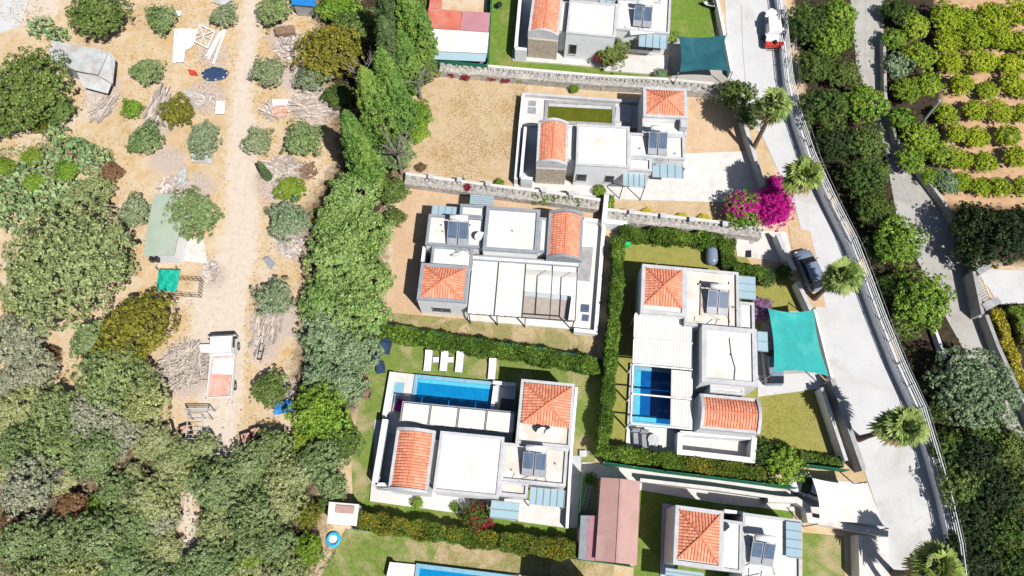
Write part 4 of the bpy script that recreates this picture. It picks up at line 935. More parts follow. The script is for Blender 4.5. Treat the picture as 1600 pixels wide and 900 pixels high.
# --- villa gardens
treelist([
 (1150,150,32,'mid','dark leafy tree with shade on bare soil beside the topmost palm',dict(name='broadleaf_tree',hs=1.2)),
 (1172,182,24,'dk','dark tree at the end of the bare strip beside the driveway wall',dict(name='broadleaf_tree')),
 (1224,724,34,'fresh','bright green tree beside the white car and cream sail',dict(name='broadleaf_tree')),
 (1195,708,24,'dk','dark green tree at the corner of the white walled court',dict(name='broadleaf_tree')),
 (922,748,11,'fresh','small green bush above the lean-to of the pink shed',dict(name='bush',cat='bush')),
 (652,786,11,'fresh','small bush on the strip of lawn below the arched roof, left one',dict(name='bush',cat='bush')),
 (711,793,9,'fresh','small bush on the strip of lawn below the arched roof, right one',dict(name='bush',cat='bush')),
 (1052,57,12,'fresh','small green bush above the dark teal sail',dict(name='bush',cat='bush')),
 (1033,116,12,'greyg','pale round bush left of the foot of the dark teal sail',dict(name='bush',cat='bush')),
 (898,138,9,'fresh','small green bush alone on the strip above the green pool',dict(name='bush',cat='bush')),
 (812,122,9,'fresh','small green bush at the foot of the stone wall beside red ones',dict(name='bush',cat='bush')),
 (938,298,12,'fresh','green bush at the corner of the white garden wall',dict(name='bush',cat='bush')),
 (1198,435,18,'dk','dark bush at the right end of the northern garden hedge',dict(name='bush',cat='bush')),
 (1224,425,16,'hedge','dark green bush beside the parked slate car',dict(name='bush',cat='bush')),
 (1225,700,12,'hedge','low bush at the corner of the olive coloured lawn',dict(name='bush',cat='bush')),
 (658,262,9,'brown','small rusty bush at the lower left of the straw yard',dict(name='dead_bush',cat='bush')),
 (720,284,9,'fresh','low green bush on the stone wall between yards, left one',dict(name='bush',cat='bush')),
 (780,286,9,'fresh','low green bush on the stone wall between yards, right one',dict(name='bush',cat='bush')),
 (503,790,12,'mid','small dark bush above the small white shed',dict(name='bush',cat='bush')),
 (1232,60,9,'yell','small yellowish bush on the railing beside the boat',dict(name='bush',cat='bush')),
], group='garden trees and bushes')
for i, (x, y, m) in enumerate([(836,308,'mid'),(852,310,'fresh'),(868,309,'mid'),(884,311,'fresh'),(900,314,'mid')]):
    tree(x, y, 12, m, f'leafy shrub on the soil above the long pergola villa, {["first","second","third","fourth","fifth"][i]} from the left', name='shrub', cat='shrub', group='shrubs along the soil strip')
for i, (x, y) in enumerate([(812,306),(822,308),(706,114),(728,118),(768,119),(790,122)]):
    tree(x, y, 9, 'brown' if i < 2 else 'bloomred', f'reddish low shrub above the cream pergola villa, the {["left","right"][i]} one' if i < 2 else f'dark red low shrub at the foot of the stone wall, {["first","second","third","fourth"][i-2]} from the left', name='shrub', cat='shrub', group='red shrubs')
for i, (x, y) in enumerate([(1010,334),(1066,340),(1100,342)]):
    tree(x, y, 11, 'yflower', f'low yellow flowering plant on the stone wall, {["left","middle","right"][i]} one of three', name='flowering_plant', cat='plant', group='yellow plants on the wall', hs=.5)
def mixed(px, py, rpx, label, mats, key, name='bougainvillea', hs=1.0, seed=0):
    t = tree(px, py, rpx, mats[0], label, name=name, cat='shrub', key=key, hs=hs)
    rg = random.Random(seed); me = PROTO[key][seed % len(PROTO[key])]
    o = link('blossom', me, t); o.material_slots[0].link = 'OBJECT'; o.material_slots[0].material = W[mats[1]]
    o.scale = (mats[2],)*3; o.location = (mats[3], mats[4], .25); o.rotation_euler.z = rg.uniform(0, 6); return t
mixed(1208,324,36, 'large vivid magenta bougainvillea beside the second palm', ('bloom','bloom',.85,.2,.3), 'L', seed=1)
mixed(1160,328,32, 'magenta and green bougainvillea spilling onto the stone wall', ('fresh','bloom',.92,.3,.1), 'M', seed=2)
mixed(1182,330,24, 'magenta bougainvillea bridging the vivid large and the greener one', ('bloom','fresh',.85,.1,.2), 'M', seed=0)
mixed(1212,288,17, 'small magenta bougainvillea above the large vivid one', ('bloom','bloom',.8,0,0), 'S', seed=0)
mixed(956,82,29, 'green bush with red blossom against the topmost villa', ('mid','bloomred',.72,.6,-.3), 'M', seed=3)
mixed(745,808,27, 'crimson bougainvillea at the hedge below the pale roofs', ('hedge','bloomred',.88,.2,-.2), 'M', seed=1)
mixed(1187,484,22, 'lilac blossoming tree beside the turquoise sail', ('bloomlilac','bloomlilac',.8,.3,-.8), 'O', 'flowering_tree', seed=1)
# --- cypresses (tall, seen leaning outwards)
def cypmesh(h, r, seed):
    rg = np.random.default_rng(seed); n = int(h*r*75); t = rg.uniform(.03, 1, n)**.85; z = t*h
    prof = r*np.minimum(1, (t*5)**.6)*np.clip(1-t, 0, 1)**.55*1.12; a = rg.uniform(0, 6.283, n); lump = 1-.30*np.abs(np.sin(a*3.5+seed+z*.35))+.12*np.sin(a*9-z*3)
    C = np.stack([np.cos(a)*prof*lump, np.sin(a)*prof*lump, z], 1); return puffs(rg, C, rg.uniform(.15,.27,n), 14, .14, flat=2.2, out=unit(C*np.array([1,1,0])+np.array([0,0,.3])))
CY = [mesh_of('crown', cypmesh(11.5, r, 5+i), 'cyp') for i, r in enumerate((1.5, 1.8, 1.25))]
def cyp(tx, ty, label, k=0, h=11.5, mat='cyp', rs=1.12):
    x, y = G(tx, ty, h); t = thing('cypress_tree', label, 'cypress', (x, y, 0), trng.uniform(0,6), 'cypresses of the tree belt'); q = h/11.5; t.scale = (rs, rs, q)
    o = link('crown', CY[k], t); o.material_slots[0].link = 'OBJECT'; o.material_slots[0].material = W[mat]
    MB().tube([(0,0,0),(0,0,4)], [.22,.12], 7).build('trunk', W['bark'], t)
cyp(600,-22,'cypress at the top edge, leftmost of the upper clump',1,12,'cyp2'); cyp(630,-18,'wide cypress at the top edge, middle of the upper clump',1,12); cyp(654,8,'cypress next to the red roofed shed',2,9)
cyp(597,30,'bluish cypress at the lower left of the upper clump',0,11,'cyp2'); cyp(625,52,'cypress directly above the bare brown trunk',0,9)
cyp(594,80,'tall cypress in the centre of the belt above the dry branches',1,12); cyp(568,110,'tall cypress left of centre beside the dark gap',1,12); cyp(612,112,'slender cypress between tall ones and the straw yard',2,10)
cyp(540,178,'long leaning cypress pointing into the dark gap',0,12); cyp(556,205,'slender cypress beside the long leaning one',2,10); cyp(404,253,'small slim cypress at the foot of an olive tree by the track',2,3.6,'cyp2',.38)
for x, y, h, lb in ((560,92,6,'bare grey branched tree in the dark gap below the mustard tree'),(612,215,7,'dead grey brush top between the cypresses and straw yard'),(648,108,5,'bare pale branches of a pruned tree with a brown trunk'),(62,735,4,'grey leafless tree inside the lower left wood')):
    gx_, gy_ = G(x, y, h); t = thing('bare_tree', lb, 'tree', (gx_, gy_, 0)); rg = random.Random(int(x)); tk = MB().tube([(0,0,0),(.1,0,h*.45),(0,.1,h*.6)], [.22,.15,.1], 7).build('trunk', W['barkgrey'], t)
    br = MB()
    for k in range(16):
        a = rg.uniform(0,6.28); q = rg.uniform(.8,2.1); z = h*rg.uniform(.45,.6); p = (math.cos(a)*q, math.sin(a)*q, z+h*rg.uniform(.15,.42))
        br.tube([(0,.05,z), (p[0]*.5+rg.uniform(-.1,.1), p[1]*.5, (z+p[2])/2+.1), p], [.06,.045,.015], 4)
        for _ in range(3): br.tube([(p[0]*.6,p[1]*.6,z+(p[2]-z)*.6), (p[0]*.9+rg.uniform(-.6,.6), p[1]*.9+rg.uniform(-.6,.6), p[2]+rg.uniform(-.2,.5))], [.03,.01], 4)
    br.build('branches', W['barkgrey'], t)
# --- fan palms
def fanleaf(mb, az, el, L, rg, dry=False):
    ca, sa = math.cos(az), math.sin(az); F = Vector((ca*math.cos(el), sa*math.cos(el), math.sin(el))); S = Vector((-sa, ca, 0)); U = S.cross(F)
    if U.z < 0: U = -U
    o = F*L*.42; mb.bar((0,0,0), o, .05, .03); n = 13; rad = L*.66; sp_ = rg.uniform(60, 88)
    for i in range(n):
        th = R(-sp_+2*sp_*i/(n-1)+rg.uniform(-4,4)); d = F*math.cos(th)+S*math.sin(th); p = U.cross(d).normalized()*.055*L; ln = rad*(1-.18*abs(math.sin(th)))*rg.uniform(.85,1.08); up = U*.05*(1 if i % 2 else -1)
        m = o+d*ln*.55+up; e = o+d*ln-Vector((0,0,1))*ln*(.30 if not dry else .55)
        mb.add([o+p*.3, o-p*.3, m-p*1.3, m+p*1.3, e-p*.2, e+p*.2], [(0,1,2,3),(3,2,4,5)])
def palm(px, py, bx, by, h, label, r=2.3, seed=1):
    r *= .84
    rg = random.Random(seed); cx, cy = G(px, py, h); gx0, gy0 = G(bx, by, 0)
    t = thing('palm_tree', label, 'palm tree', (gx0, gy0, 0), 0, 'fan palms along the lane'); dx, dy = cx-gx0, cy-gy0
    MB().tube([(dx*k*k, dy*k*k, h*k) for k in (0,.25,.5,.75,1)], [.32,.24,.22,.21,.26], 10).build('trunk', W['bark'], t)
    g = MB(); d = MB()
    for k in range(27): fanleaf(g, k*2.399+rg.uniform(-.35,.35), R(76-90*(k/27)**.9+rg.uniform(-14,14)), r*rg.uniform(.62,1.15), rg)
    for k in range(22): fanleaf(d, k*2.399+.5, R(-22-38*k/22), r*rg.uniform(.7,.92), rg, True)
    a = g.build('fronds', W['palm'], t); a.location = (dx, dy, h); b = d.build('dry_fronds', W['palmdry'], t); b.location = (dx, dy, h-.15)
palm(1210,165,1172,240,7.2,'fan palm at the upper bend of the road, topmost of the row',2.3,1); palm(1256,274,1218,318,7,'fan palm above the magenta bougainvillea',2.3,2)
palm(1314,432,1272,466,6.4,'fan palm in front of the parked slate car',2.35,3); palm(1410,667,1342,686,6.6,'fan palm beside the railing below the wide part of the road',2.4,4)
palm(1464,884,1395,896,7,'fan palm at the bottom right corner of the road',2.6,5); palm(1445,905,1388,920,5.2,'partly hidden fan palm at the bottom edge of the road',1.7,6)
# --- hedges
def hedge(px, wpx, h, mats, label, name='hedge', dens=420, seed=3, zt=None):
    rg = np.random.default_rng(seed); pts = [np.array(G(x, y, h*.8)) for x, y in px]; c = pts[0].copy()
    t = thing(name, label, 'hedge', (c[0], c[1], 0)); wd = wpx/16.5/2; allC = []
    for a, b in zip(pts, pts[1:]):
        L = np.linalg.norm(b-a); n = int(L*dens*.16*(wd*2+h)); u = rg.uniform(0, 1, n); d = (b-a)/L; nn = np.array([-d[1], d[0]])
        q = rg.uniform(-1, 1, n); wob = 1+.18*np.sin(u*L*1.7+seed)+.12*np.sin(u*L*4.1)
        side = rg.random(n) < .35; o = np.where(side, np.sign(q)*1.0, q)*wd*wob*.9; z = np.where(side, rg.uniform(.15, 1, n), 1)*h*(.9+.14*np.sin(u*L*2.3+1.7*seed)*rg.uniform(.6,1,n))
        allC.append(np.stack([*(a[:,None]+d[:,None]*u*L+nn[:,None]*o), z], 1))
    C = np.concatenate(allC); C[:,:2] -= c; k = rg.random(len(C)) < (mats[2] if len(mats) > 2 else 1)
    if len(mats) > 2 and mats[2] < 1:
        f = .5+.5*np.sin(C[:,0]*.55+seed)*np.cos(C[:,1]*.6); k = rg.random(len(C)) < mats[2]+.5*(f-.5)
    for nm, sel, mt in (('foliage', k, mats[0]), ('golden_foliage', ~k, mats[1])):
        if sel.sum() > 3: link(nm, mesh_of(nm, puffs(rg, C[sel], rg.uniform(.12,.24,sel.sum()), 10, .12), mt), t)
    st = MB()
    for a, b in zip(pts, pts[1:]):
        L = np.linalg.norm(b-a)
        st.bar((*(a-c), h*.35), (*(b-c), h*.35), wd*1.2, h*.6)
    st.build('stems', W['dkdeep'], t); return t
hedge([(590,514),(640,524),(700,534),(800,548),(938,572)],24,1.6,('hedge','fresh',.9),'dark green hedge between the sandy yard and the lounger lawn',seed=3)
hedge([(560,812),(620,822),(700,834),(780,846)],24,1.7,('hedge','hedgey',.55),'hedge turning golden right of the small white shed, left stretch',seed=4); hedge([(782,846),(840,852),(902,860)],24,1.7,('hedgey','hedge',.45),'golden leaved hedge left of the pink roofed shed, right stretch',seed=5)
hedge([(966,372),(964,450),(956,540),(948,640),(940,712)],17,2.4,('hedge','fresh',.75),'long upright hedge between the centre and right villas',seed=6)
hedge([(968,364),(1040,368),(1130,376)],20,1.7,('hedge','fresh',.9),'dark green hedge closing the small lawn below the stone wall',seed=7)
hedge([(1134,376),(1140,416)],24,1.7,('hedge','fresh',.9),'short dark hedge between the blue tank and pale paved corner',seed=8); hedge([(1146,416),(1195,426)],16,1.4,('hedge','fresh',.9),'low hedge below the pale paved corner',seed=9)
hedge([(944,706),(1010,714),(1070,722)],20,1.6,('hedge','fresh',.9),'dark hedge stretch above the footpath near the pink roofed shed',seed=10); hedge([(1072,724),(1120,730),(1200,742)],20,1.6,('hedge','hedgey',.5),'golden flecked hedge stretch above the footpath below the white court',seed=11)
hedge([(1250,716),(1316,722)],14,.9,('hedge','dk',.6),'low dark hedge at the foot of the olive coloured lawn',seed=12)
hedge([(1558,484),(1572,530),(1590,580),(1612,640)],16,1.1,('hedgey','yflower',.6),'yellow hedge at the right edge beside the second lane',seed=13)
hedge([(1592,478),(1612,540)],26,1.2,('fresh','brown',.6),'mixed green and brown hedge at the right edge',seed=14)
hedge([(952,306),(956,345)],12,.9,('fresh','hedge',.6),'narrow green planting beside the white garden wall corner',seed=15)
# --- prickly pears
def pears(px, py, rpx, label, seed):
    rg = np.random.default_rng(seed); x, y = G(px, py, .8); r = rpx/16; t = thing('prickly_pear', label, 'cactus', (x, y, 0), 0, 'prickly pear clumps'); mb = MB(); n = int(r*r*62)
    for i in range(n):
        a, q = rg.uniform(0,6.28), r*math.sqrt(rg.random()); c = Vector((q*math.cos(a)*1.1, q*math.sin(a), rg.uniform(.3, 1.7)*(1-.4*q/r)))
        N = Vector((rg.normal()*.8, rg.normal()*.8, rg.uniform(.1,1))).normalized(); T = N.orthogonal().normalized(); B = N.cross(T); s = rg.uniform(.15,.29)
        ring = [c+T*s*.7*math.cos(k*.785)+B*s*math.sin(k*.785) for k in range(8)]
        mb.add(ring+[c+N*.04, c-N*.04], [(k,(k+1)%8,8) for k in range(8)]+[((k+1)%8,k,9) for k in range(8)])
    mb.build('pads', W['cactus'], t); MB().tube([(0,0,0),(.1,0,.8)], [.15,.1], 6).build('stem', W['bark'], t)
for i, (x, y, r, l) in enumerate([(62,40,22,'prickly pear clump beside the grey yard at the top left corner'),(88,55,18,'prickly pear clump touching the roof of the tin shed'),(112,240,32,'prickly pear clump at the top of the large thicket'),(145,250,26,'prickly pear clump at the upper right of the large thicket'),(60,262,34,'prickly pear clump above the huge tree in the large thicket'),
  (18,290,34,'prickly pear clump at the left edge of the frame'),(70,310,38,'prickly pear clump in the middle of the large thicket'),(25,335,30,'prickly pear clump touching the huge tree at the left edge'),(110,300,26,'prickly pear clump left of the dull green tree'),(88,210,20,'prickly pear clump nearest the straw slope above the thicket'),(95,340,22,'prickly pear clump at the shoulder of the huge tree')]): pears(x, y, r, l, i)
treelist([(50,245,18,'lime','bright green bush among the prickly pears, upper one',{}),(55,285,18,'fresh','dark green bush among the prickly pears, lower one',{}),(105,268,20,'fresh','green bush wedged between prickly pears and brown bush',{}),(8,262,18,'lime','bright green bush at the left edge beside prickly pears',{})], name='bush', cat='bush', group='bushes among the prickly pears')
# --- loose dry grass tufts, uncountable
def tufts(name, polys, n, hmin, hmax, mat, seed):
    rg = np.random.default_rng(seed); Q = [G(*p) for p in polys]; xs = [q[0] for q in Q]; ys = [q[1] for q in Q]
    Pt = np.stack([rg.uniform(min(xs), max(xs), n), rg.uniform(min(ys), max(ys), n)], 1); Pt = Pt[inside(Pt, Q)]
    ph = np.sin(Pt[:,0]*.9)+np.sin(Pt[:,1]*1.1+1)+np.sin(Pt[:,0]*.31-Pt[:,1]*.4); Pt = Pt[ph+rg.normal(size=len(Pt)) > .1]
    dm = np.minimum.reduce([seg_dist(Pt, [(*G(x, y), r/16.5) for x, y, r in [(396,-40,10),(390,60,12),(378,150,14),(377,250,22),(380,330,24),(370,400,28),(345,460,40),(340,520,38),(345,600,32),(340,690,24)]])]); Pt = Pt[dm > .2]
    m = len(Pt); C = np.concatenate([Pt, rg.uniform(.02, .1, (m,1))], 1); N = unit(rg.normal(size=(m,3))*np.array([1,1,.4])); L = rg.uniform(hmin, hmax, m)
    T = unit(rg.normal(size=(m,3))*.5+np.array([0,0,1.])); V, F_ = quads(C, N, T, L, L*.35); V[:,2] = np.maximum(V[:,2], .0)
    tag(link(name, mesh_of(name, (V, F_), mat)), kind='stuff')
tufts('dry_grass', [(0,0),(640,0),(640,260),(470,330),(470,640),(330,700),(0,640)], 60000, .06, .2, 'straw', 1)
tufts('dry_grass', [(650,125),(826,130),(806,288),(640,270)], 9000, .05, .15, 'straw', 2)
tufts('undergrowth', [(1236,0),(1330,0),(1345,100),(1392,235),(1405,330),(1470,460),(1560,640),(1640,760),(1640,900),(1505,900),(1498,840),(1445,650),(1382,500),(1335,370),(1275,250)], 26000, .1, .28, 'dk', 3)
tufts('undergrowth', [(0,660),(270,700),(450,700),(545,720),(520,900),(0,900)], 16000, .08, .25, 'greyw', 4)

rgs = np.random.default_rng(21); mbs = MB()
for k in range(1500):
    px_, py_ = rgs.uniform(0, 640), rgs.uniform(0, 690)
    if 560 < px_ and py_ > 300 or abs(px_-380) < 14: continue
    x_, y_ = G(px_, py_); q_ = rgs.uniform(.04, .13); mbs.ball((x_, y_, q_*.3), (q_, q_*rgs.uniform(.6,1), q_*.6), 5, 3)
tag(mbs.build('stones', W['rubble'], None), kind='stuff')
tufts('weeds', [(600,488),(935,515),(932,550),(588,508)], 2600, .05, .12, 'yell', 10)
tufts('weeds', [(0,0),(640,0),(640,260),(470,330),(470,640),(330,700),(0,640)], 5000, .05, .15, 'yell', 12)
tufts('ground_cover', [(0,235),(90,205),(175,235),(190,270),(110,345),(0,360)], 16000, .12, .3, 'wood_', 15)
tufts('grass', [(550,545),(940,575),(900,850),(552,815)], 16000, .03, .08, 'screen', 11)
tufts('grass', [(520,830),(900,872),(960,900),(500,900)], 9000, .03, .08, 'screen', 13)
tufts('grass', [(1190,618),(1288,608),(1322,720),(1186,710)], 4000, .03, .08, 'yell', 14)
# ---------------------------------------------------------------- walls, fences, sheds, vehicles, clutter
def loc3(px, py, z=0): return Vector((*G(px, py, z), z))
def wallobj(name, label, px, h, th, mat, cat='wall', cap=None, posts=0, group=None, postmat='par'):
    """free-standing wall along pixels read at its top"""
    pts = [Vector(G(x, y, h)) for x, y in px]; c = pts[0]; t = thing(name, label, cat, (c.x, c.y, 0), 0, group); mb = MB(); cp = MB(); P = []
    q = [p-c for p in pts]; mb.strip(q, th, 0, h-.005)
    if cap: cp.strip(q, th+.08, h, h+.1)
    mb.build('wall_body', W[mat], t)
    if cap: cp.build('coping', W[cap], t)
    if posts:
        for a, b in zip(pts, pts[1:]):
            n = max(1, int((b-a).length/posts))
            for k in range(n):
                p = a-c+(b-a)*(k+.5)/n; MB().box(p.x-.22, p.y-.22, 0, p.x+.22, p.y+.22, h+.45).build('pillar', W[postmat], t)
    return t
def screenfence(label, px, h, mat='netgreen', post=2.5, name='fence', th=.05, group='green screened fences'):
    pts = [Vector(G(x, y, h)) for x, y in px]; c = pts[0]; t = thing(name, label, 'fence', (c.x, c.y, 0), 0, group); mb = MB()
    for a, b in zip(pts, pts[1:]):
        a2, b2 = a-c, b-c; mb.bar((*a2, h/2+.05), (*b2, h/2+.05), th, h-.1); n = max(1, int((b-a).length/post))
        for k in range(n+1):
            p = a2+(b2-a2)*k/n; MB().tube([(p.x, p.y, 0), (p.x, p.y, h+.08)], .045, 6).build('post', W['grey'], t)
    mb.build('screen', W[mat], t)
# retaining stone walls between plots
def retaining(name, label, top, h, th, step=None):
    pts = [Vector(G(x, y, h)) for x, y in top]; c = pts[0]; t = thing(name, label, 'stone wall', (c.x, c.y, 0)); rg = random.Random(3); mb = MB(); cp = MB()
    for a, b in zip(pts, pts[1:]):
        a, b = a-c, b-c; d = (b-a).normalized(); n = Vector((-d.y, d.x)); L = (b-a).length; k = int(L/.45); 
        mb.prism([tuple(a), tuple(b), tuple(b-n*th), tuple(a-n*th)], 0, h*.9)
        for i in range(k):
            for j in range(3):
                p = a+d*(L*(i+rg.random())/k)-n*(th*(j+.5)/3+rg.uniform(-.08,.08)); s = rg.uniform(.12,.26); mb.ball((p.x, p.y, h*(1-.14*j)), (s, s*rg.uniform(.7,1), .14), 6, 4)
    cp.strip([p-c+Vector((0,.16)) for p in pts], .32, 0, h+.1); mb.build('rubble_stones', W['stone'], t); cp.build('coping', W['pave'], t)
retaining('stone_wall', 'rough grey stone wall along the lawn of the topmost villa', [(688,99),(800,109),(940,121),(1040,126),(1132,135)], 1.1, .95)
retaining('stone_wall', 'stone retaining wall between the straw yard and the sandy yard', [(634,274),(720,286),(800,296),(872,305),(938,315)], 1.0, .9)
retaining('stone_wall', 'stone retaining wall with yellow plants above the hedged lawn', [(948,330),(1020,338),(1100,347),(1190,358)], 1.1, .9)
for i, (x, y) in enumerate([(673,276),(718,281),(763,287),(850,297),(893,302),(987,331),(1036,337),(1081,343),(1133,350)]):
    p = G(x, y, 1.5); tag(MB().box(-.2,-.2,0,.2,.2,1.55).box(-.26,-.26,1.552,.26,.26,1.62).build('wall_pillar', W['par'], None, False, (*p, 0), -.1), f'short pale pillar on the stone walls, {["first","second","third","fourth","fifth","sixth","seventh","eighth","ninth"][i]} from the left', 'pillar', 'pale pillars on the stone walls')
wallobj('garden_wall','white L shaped garden wall at the corner of the cream pergola villa', [(948,304),(944,345),(980,349)], 1.6, .45, 'wall')
wallobj('garden_wall','long dark sided wall below the footpath south of the golden hedge', [(1000,750),(1120,764),(1245,782)], 1.1, .22, 'cement', cap='pave')
wallobj('garden_wall','curved pinkish wall end beside the white car', [(1200,780),(1245,781),(1262,792),(1266,812),(1330,824),(1388,834)], 1.2, .5, 'pave')
wallobj('garden_wall','low wall between the bottom lawn and pink concrete ramp', [(1344,836),(1346,905)], 1.6, .3, 'pave')
wallobj('garden_wall','grey wall at the foot of the topmost palm', [(1160,182),(1172,222),(1193,290)], 1.3, .28, 'curb', cap='par')
wallobj('garden_wall','pale wall between paved corner and slate car', [(1215,366),(1226,392),(1241,422)], 1.3, .35, 'wall', cap='par')
wallobj('garden_wall','pale wall between the dark bush and the slate car', [(1246,440),(1268,487)], 1.3, .3, 'wall', cap='par')
wallobj('garden_wall','white topped boundary wall along the olive lawn, inner one of the pair', [(1284,606),(1322,720)], 1.5, .22, 'wall', cap='par')
wallobj('garden_wall','grey topped boundary wall beside the wide road, outer one of the pair', [(1300,592),(1350,735)], 1.5, .35, 'curb', cap='curb')
wallobj('garden_wall','thin grey wall along the carport under the turquoise sail', [(1273,484),(1300,590)], 1.0, .2, 'wall')
wallobj('garden_wall','white wall at the right of the topmost lawn beside the road', [(1119,-10),(1133,56),(1144,112)], 1.2, .3, 'wall')
wallobj('entrance_wall','tall concrete entrance wall beside the dark opening at the right lane', [(1522,424),(1536,490)], 1.8, .3, 'cement')
wallobj('entrance_wall','concrete slab wall at the right lane below the entrance', [(1538,480),(1562,468)], 1.9, .7, 'cement'); wallobj('entrance_wall','concrete slab wall at the right lane above the entrance', [(1527,424),(1547,413)], 1.9, .7, 'cement')
wallobj('entrance_wall','long low concrete wall edging the right lane below the entrance', [(1542,492),(1560,540),(1592,610),(1640,700)], 1.3, .35, 'cement')
wallobj('lane_wall','weathered wall edging the second lane along the orchard', [(1382,60),(1384,150),(1400,215),(1436,262),(1474,312),(1508,370),(1522,410)], 1.0, .3, 'stone')
wallobj('lane_wall','short wall with rails beside the sage tree on the second lane', [(1462,515),(1478,560)], .8, .25, 'wall')
# tilted sliding gate at entrance
t = thing('entrance_gate', 'dark metal gate with pale rails beside the entrance at the right lane', 'gate', (*G(1530,440), 0)); a = loc3(1533,430,1.6)-loc3(1530,440); b = loc3(1549,470,1.6)-loc3(1530,440); a.z = b.z = 1.6
m = MB(); m.bar(a, b, .06, .08).bar(a-Vector((0,0,1.4)), b-Vector((0,0,1.4)), .06, .08); [m.bar(a+(b-a)*k/10, a+(b-a)*k/10-Vector((0,0,1.4)), .04, .04) for k in range(11)]; m.build('gate_frame', W['white'], t)
# railing on the embankment wall
RL = [(1214,-60),(1225,0),(1231,60),(1238,130),(1252,190),(1272,250),(1302,315),(1335,380),(1358,440),(1380,500),(1408,570),(1440,640),(1462,715),(1482,785),(1496,850),(1506,930)]
wallobj('boundary_wall', 'long pale concrete wall carrying the railing along the main road', [(x-8, y) for x, y in RL], .9, .38, 'wall', cap='white')
pts = [Vector(G(x-6, y, .9)) for x, y in RL]; c = pts[0]; t = thing('metal_railing', 'long white metal railing with parallel rails along the main road', 'railing', (c.x, c.y, 1.0)); rl = [MB() for _ in range(4)]; np_ = 0
for a, b in zip(pts, pts[1:]):
    a, b = a-c, b-c; n = Vector((-(b-a).y, (b-a).x)).normalized()
    for k, m in enumerate(rl): z = .22+.34*k; m.tube([(*a, z), (*b, z)], .045, 6)
    q = max(1, round((b-a).length/2.0))
    for k in range(q):
        p = a+(b-a)*k/q
        if np_ < 60: MB().bar((*p, 0), (*p, 1.3), .07, .07).build('post', W['white'], t); np_ += 1
for m in rl: m.build('rail', W['white'], t)
pts = [Vector(G(x+13, y, 2.2)) for x, y in RL[2:]]; c = pts[0]; t = thing('wire_fence', 'thin wire fence with posts on the outer side of the white railing', 'fence', (c.x, c.y, 0)); wr = MB()
for a, b in zip(pts, pts[1:]):
    for z in (.9, 1.5, 2.1): wr.bar((*(a-c), z), (*(b-c), z), .03, .03)
    n = max(1, round((b-a).length/3.5))
    for k in range(n): p = a-c+(b-a)*k/n; MB().bar((*p, 0), (*p, 2.25), .06, .06).build('post', W['grey'], t)
wr.build('wire', W['grey'], t)
screenfence('green screened fence along the left of the topmost lawn', [(768,-20),(762,100)], 1.8)
screenfence('green screened fence behind the hedge of the lounger lawn', [(640,512),(720,527),(860,547),(944,562)], 1.5)
screenfence('green screened fence behind the golden hedge left of the pink roof', [(548,826),(640,838),(760,852),(905,874),(990,886)], 1.3)
screenfence('long green screened fence along the footpath below the right villa', [(944,722),(1040,736),(1140,748),(1246,762)], 1.7)
screenfence('green screened fence left of the long upright hedge', [(960,372),(954,500)], 1.9)
screenfence('green screened fence at the end of the olive lawn near the road', [(1262,726),(1328,734)], 1.6)
screenfence('green screened fence between walkway and narrow yard of the pink shed', [(910,736),(904,822)], 1.6)
def sail(name, label, px, zs, mat, sag=.35, cat='shade sail', pole=True, ridge=None):
    c = [loc3(x, y, z) for (x, y), z in zip(px, zs)]; o = sum(c, Vector())/4; t = thing(name, label, cat, (o.x, o.y, 0)); o.z = 0; c = [p-o for p in c]; n = 14; Pn = []
    for j in range(n+1):
        v = j/n; row = []
        for i in range(n+1):
            u = i/n; u2 = u+(.5-u)*.10*math.sin(math.pi*v); v2 = v+(.5-v)*.10*math.sin(math.pi*u)
            p = c[0].lerp(c[1], u2).lerp(c[3].lerp(c[2], u2), v2); z = -sag*math.sin(math.pi*u)*math.sin(math.pi*v)
            if ridge: z += ridge*max(0, 1-abs(u-v)*4)*math.sin(math.pi*(u+v)/2)+.02*math.sin(u*23)*v
            row.append((p.x, p.y, p.z+z))
        Pn.append(row)
    MB().grid(Pn).build('fabric', W[mat], t, True)
    if pole:
        for p in c: d = Vector((p.x, p.y, 0)).normalized()*.25; MB().tube([(p.x+d.x*1.6, p.y+d.y*1.6, 0), (p.x+d.x, p.y+d.y, p.z+.15)], .055, 8).build('pole', W['grey'], t); 
    m = MB(); [m.bar(p, p+Vector((p.x, p.y, 0)).normalized()*.28, .03, .03) for p in c]; m.build('rigging', W['frame'], t)
sail('shade_sail','turquoise shade sail over the carport beside the main road', [(1200,482),(1271,484),(1295,588),(1209,581)], (2.9,2.7,2.6,2.8), 'teal', .2, ridge=.35)
sail('shade_sail','dark teal shade sail beside the topmost villa', [(1060,57),(1133,55),(1141,111),(1062,113)], (2.9,2.7,2.6,2.8), 'darkteal', .3)
sail('shade_sail','cream shade sail over the white car near the bottom right', [(1269,747),(1351,756),(1382,823),(1280,816)], (2.8,2.7,2.6,2.8), 'whitefab', .25)
